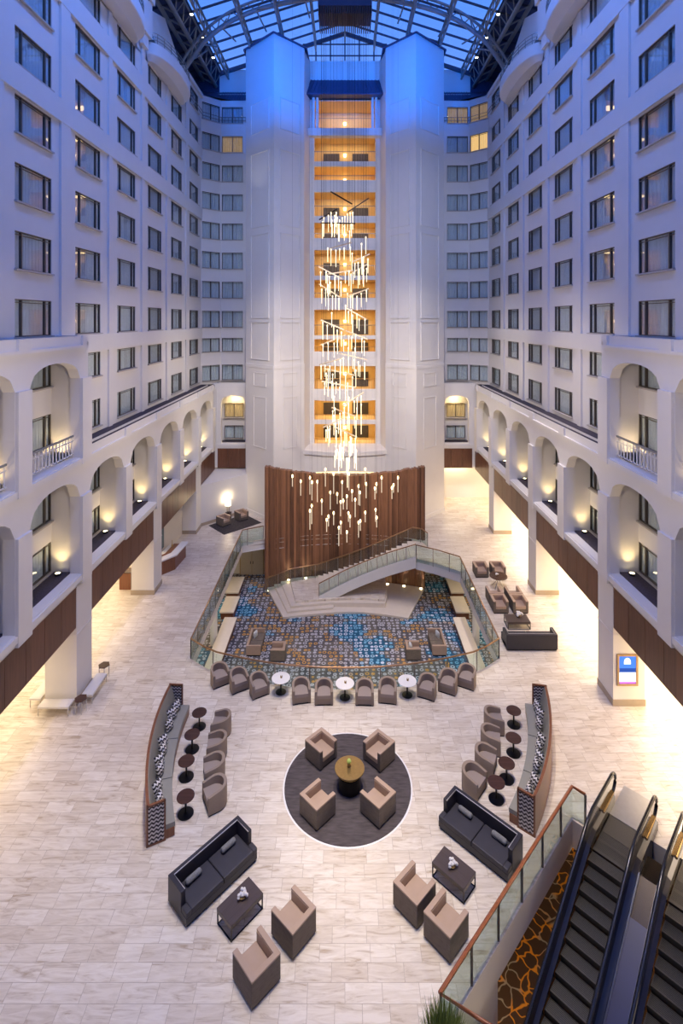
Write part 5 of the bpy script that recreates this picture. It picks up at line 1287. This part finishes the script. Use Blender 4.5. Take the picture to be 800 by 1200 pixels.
def spot(name,loc,target,e,col,ang,blend=.6,soft=.5):
    ld=bpy.data.lights.new(name,'SPOT'); ld.energy=e; ld.color=col; ld.spot_size=deg(ang); ld.spot_blend=blend; ld.shadow_soft_size=soft
    o=bpy.data.objects.new(name,ld); C.objects.link(o); o.location=loc; o.rotation_euler=(Vector(target)-Vector(loc)).to_track_quat('-Z','Y').to_euler(); return o
# roof downlights on the lobby floor
for x,y,e in ((-4,14,.95),(5,14,1.1),(-5,20,.8),(4,20,1.1),(0,29,.9),(-8,30,.42),(9,31,1.2)):
    spot('roof_downlight',(x*.8,y,41),(x,y,0),21500*e,(1,.87,.71) if x<0 else (1,.84,.62),27,.8,.4)
# blue-violet fill spots added at truss height to brighten the room walls
for s_ in (-1,1):
    for y in (6,16,27):
        spot('wall_fill',(s_*5.6,y,42.0),(s_*13.2,y+3,31),4300,(.09,.25,1),120,.9,.5)
# ceiling lights of the side aisles
for s_ in (-1,1):
    area('aisle_light',(s_*15.6,30,3.4),(0,0,0),2.5,36,2600 if s_>0 else 1100,(1,.80,.55))
area('far_aisle_light',(10.5,50.8,3.4),(0,0,0),2.5,2.5,260,(1,.8,.5))
# blue floods on the tower tops
for s_ in (-1,1):
    spot('blue_flood',(s_*8.5,30,35.5),(s_*6.5,46,38.5),9000,(.0,.17,1),50,1,.4)
    spot('blue_flood',(s_*1.5,32,35.3),(s_*4.5,47,38.5),7500,(.0,.17,1),48,1,.4)
spot('tower_wash',(-8.3,43.6,26),(-8.0,45.6,33),160,(1,.93,.85),50,.9,.1)  # white spot added to imitate a daylight spill on the left wing
for s_ in (-1,1): spot('tower_mid_fill',(s_*6,24,26),(s_*5,46,25),4300,(.72,.78,1),58,1,.6)  # cool fill spots added to brighten the middle of the tower
# warm wash of the lower tower and the walnut wall
spot('tower_front_wash',(-4,26,26),(-3.5,46,8),12000,(1,.88,.76),60,1,.6)
spot('tower_front_wash',(4,26,26),(3.5,46,8),12000,(1,.88,.76),60,1,.6)
spot('wall_front_wash',(0,30,24),(0,41,1.0),7500,(1,.82,.60),36,.8,.5)
for s_ in (-1,1):
    for y in (14,26,38): spot('facade_wash',(s_*3,y,16),(s_*13,y+4,11),1450,(1,.83,.64),96,1,.6)
o_=area('fascia_fill',(14.5,9.5,-2.2),(0,0,0),3,2,520,(1,.84,.62)); o_.rotation_euler=(Vector(E(3,-.85,-.6))-Vector((14.5,9.5,-2.2))).to_track_quat('-Z','Y').to_euler()  # unseen area light added to brighten the fascia beside the escalator
area('concourse_light',(.5,13,-1.1),(0,0,0),3,5,330,(1,.75,.45))
area('lounge_light',(0,27,-.9),(0,0,0),8,2,330,(1,.85,.65))

# ---------------------------------------------------------------- camera
cd=bpy.data.cameras.new('camera'); cam=bpy.data.objects.new('camera',cd); C.objects.link(cam)
cam.location=(0,0,H); cam.rotation_euler=(PI/2,0,0)
cd.sensor_width=36; cd.sensor_fit='AUTO'; cd.lens=F/1200*36; cd.shift_x=(400-XC)/1200; cd.shift_y=-(600-YH)/1200; cd.clip_end=400
sc=bpy.context.scene; sc.camera=cam
sc.view_settings.view_transform='Standard'; sc.view_settings.look='None'; sc.view_settings.exposure=0.18; sc.view_settings.gamma=1; sc.view_settings.use_curve_mapping=False
sc.cycles.max_bounces=7; sc.cycles.diffuse_bounces=4; sc.cycles.transparent_max_bounces=24; sc.cycles.sample_clamp_indirect=4; sc.cycles.caustics_reflective=False; sc.cycles.caustics_refractive=False
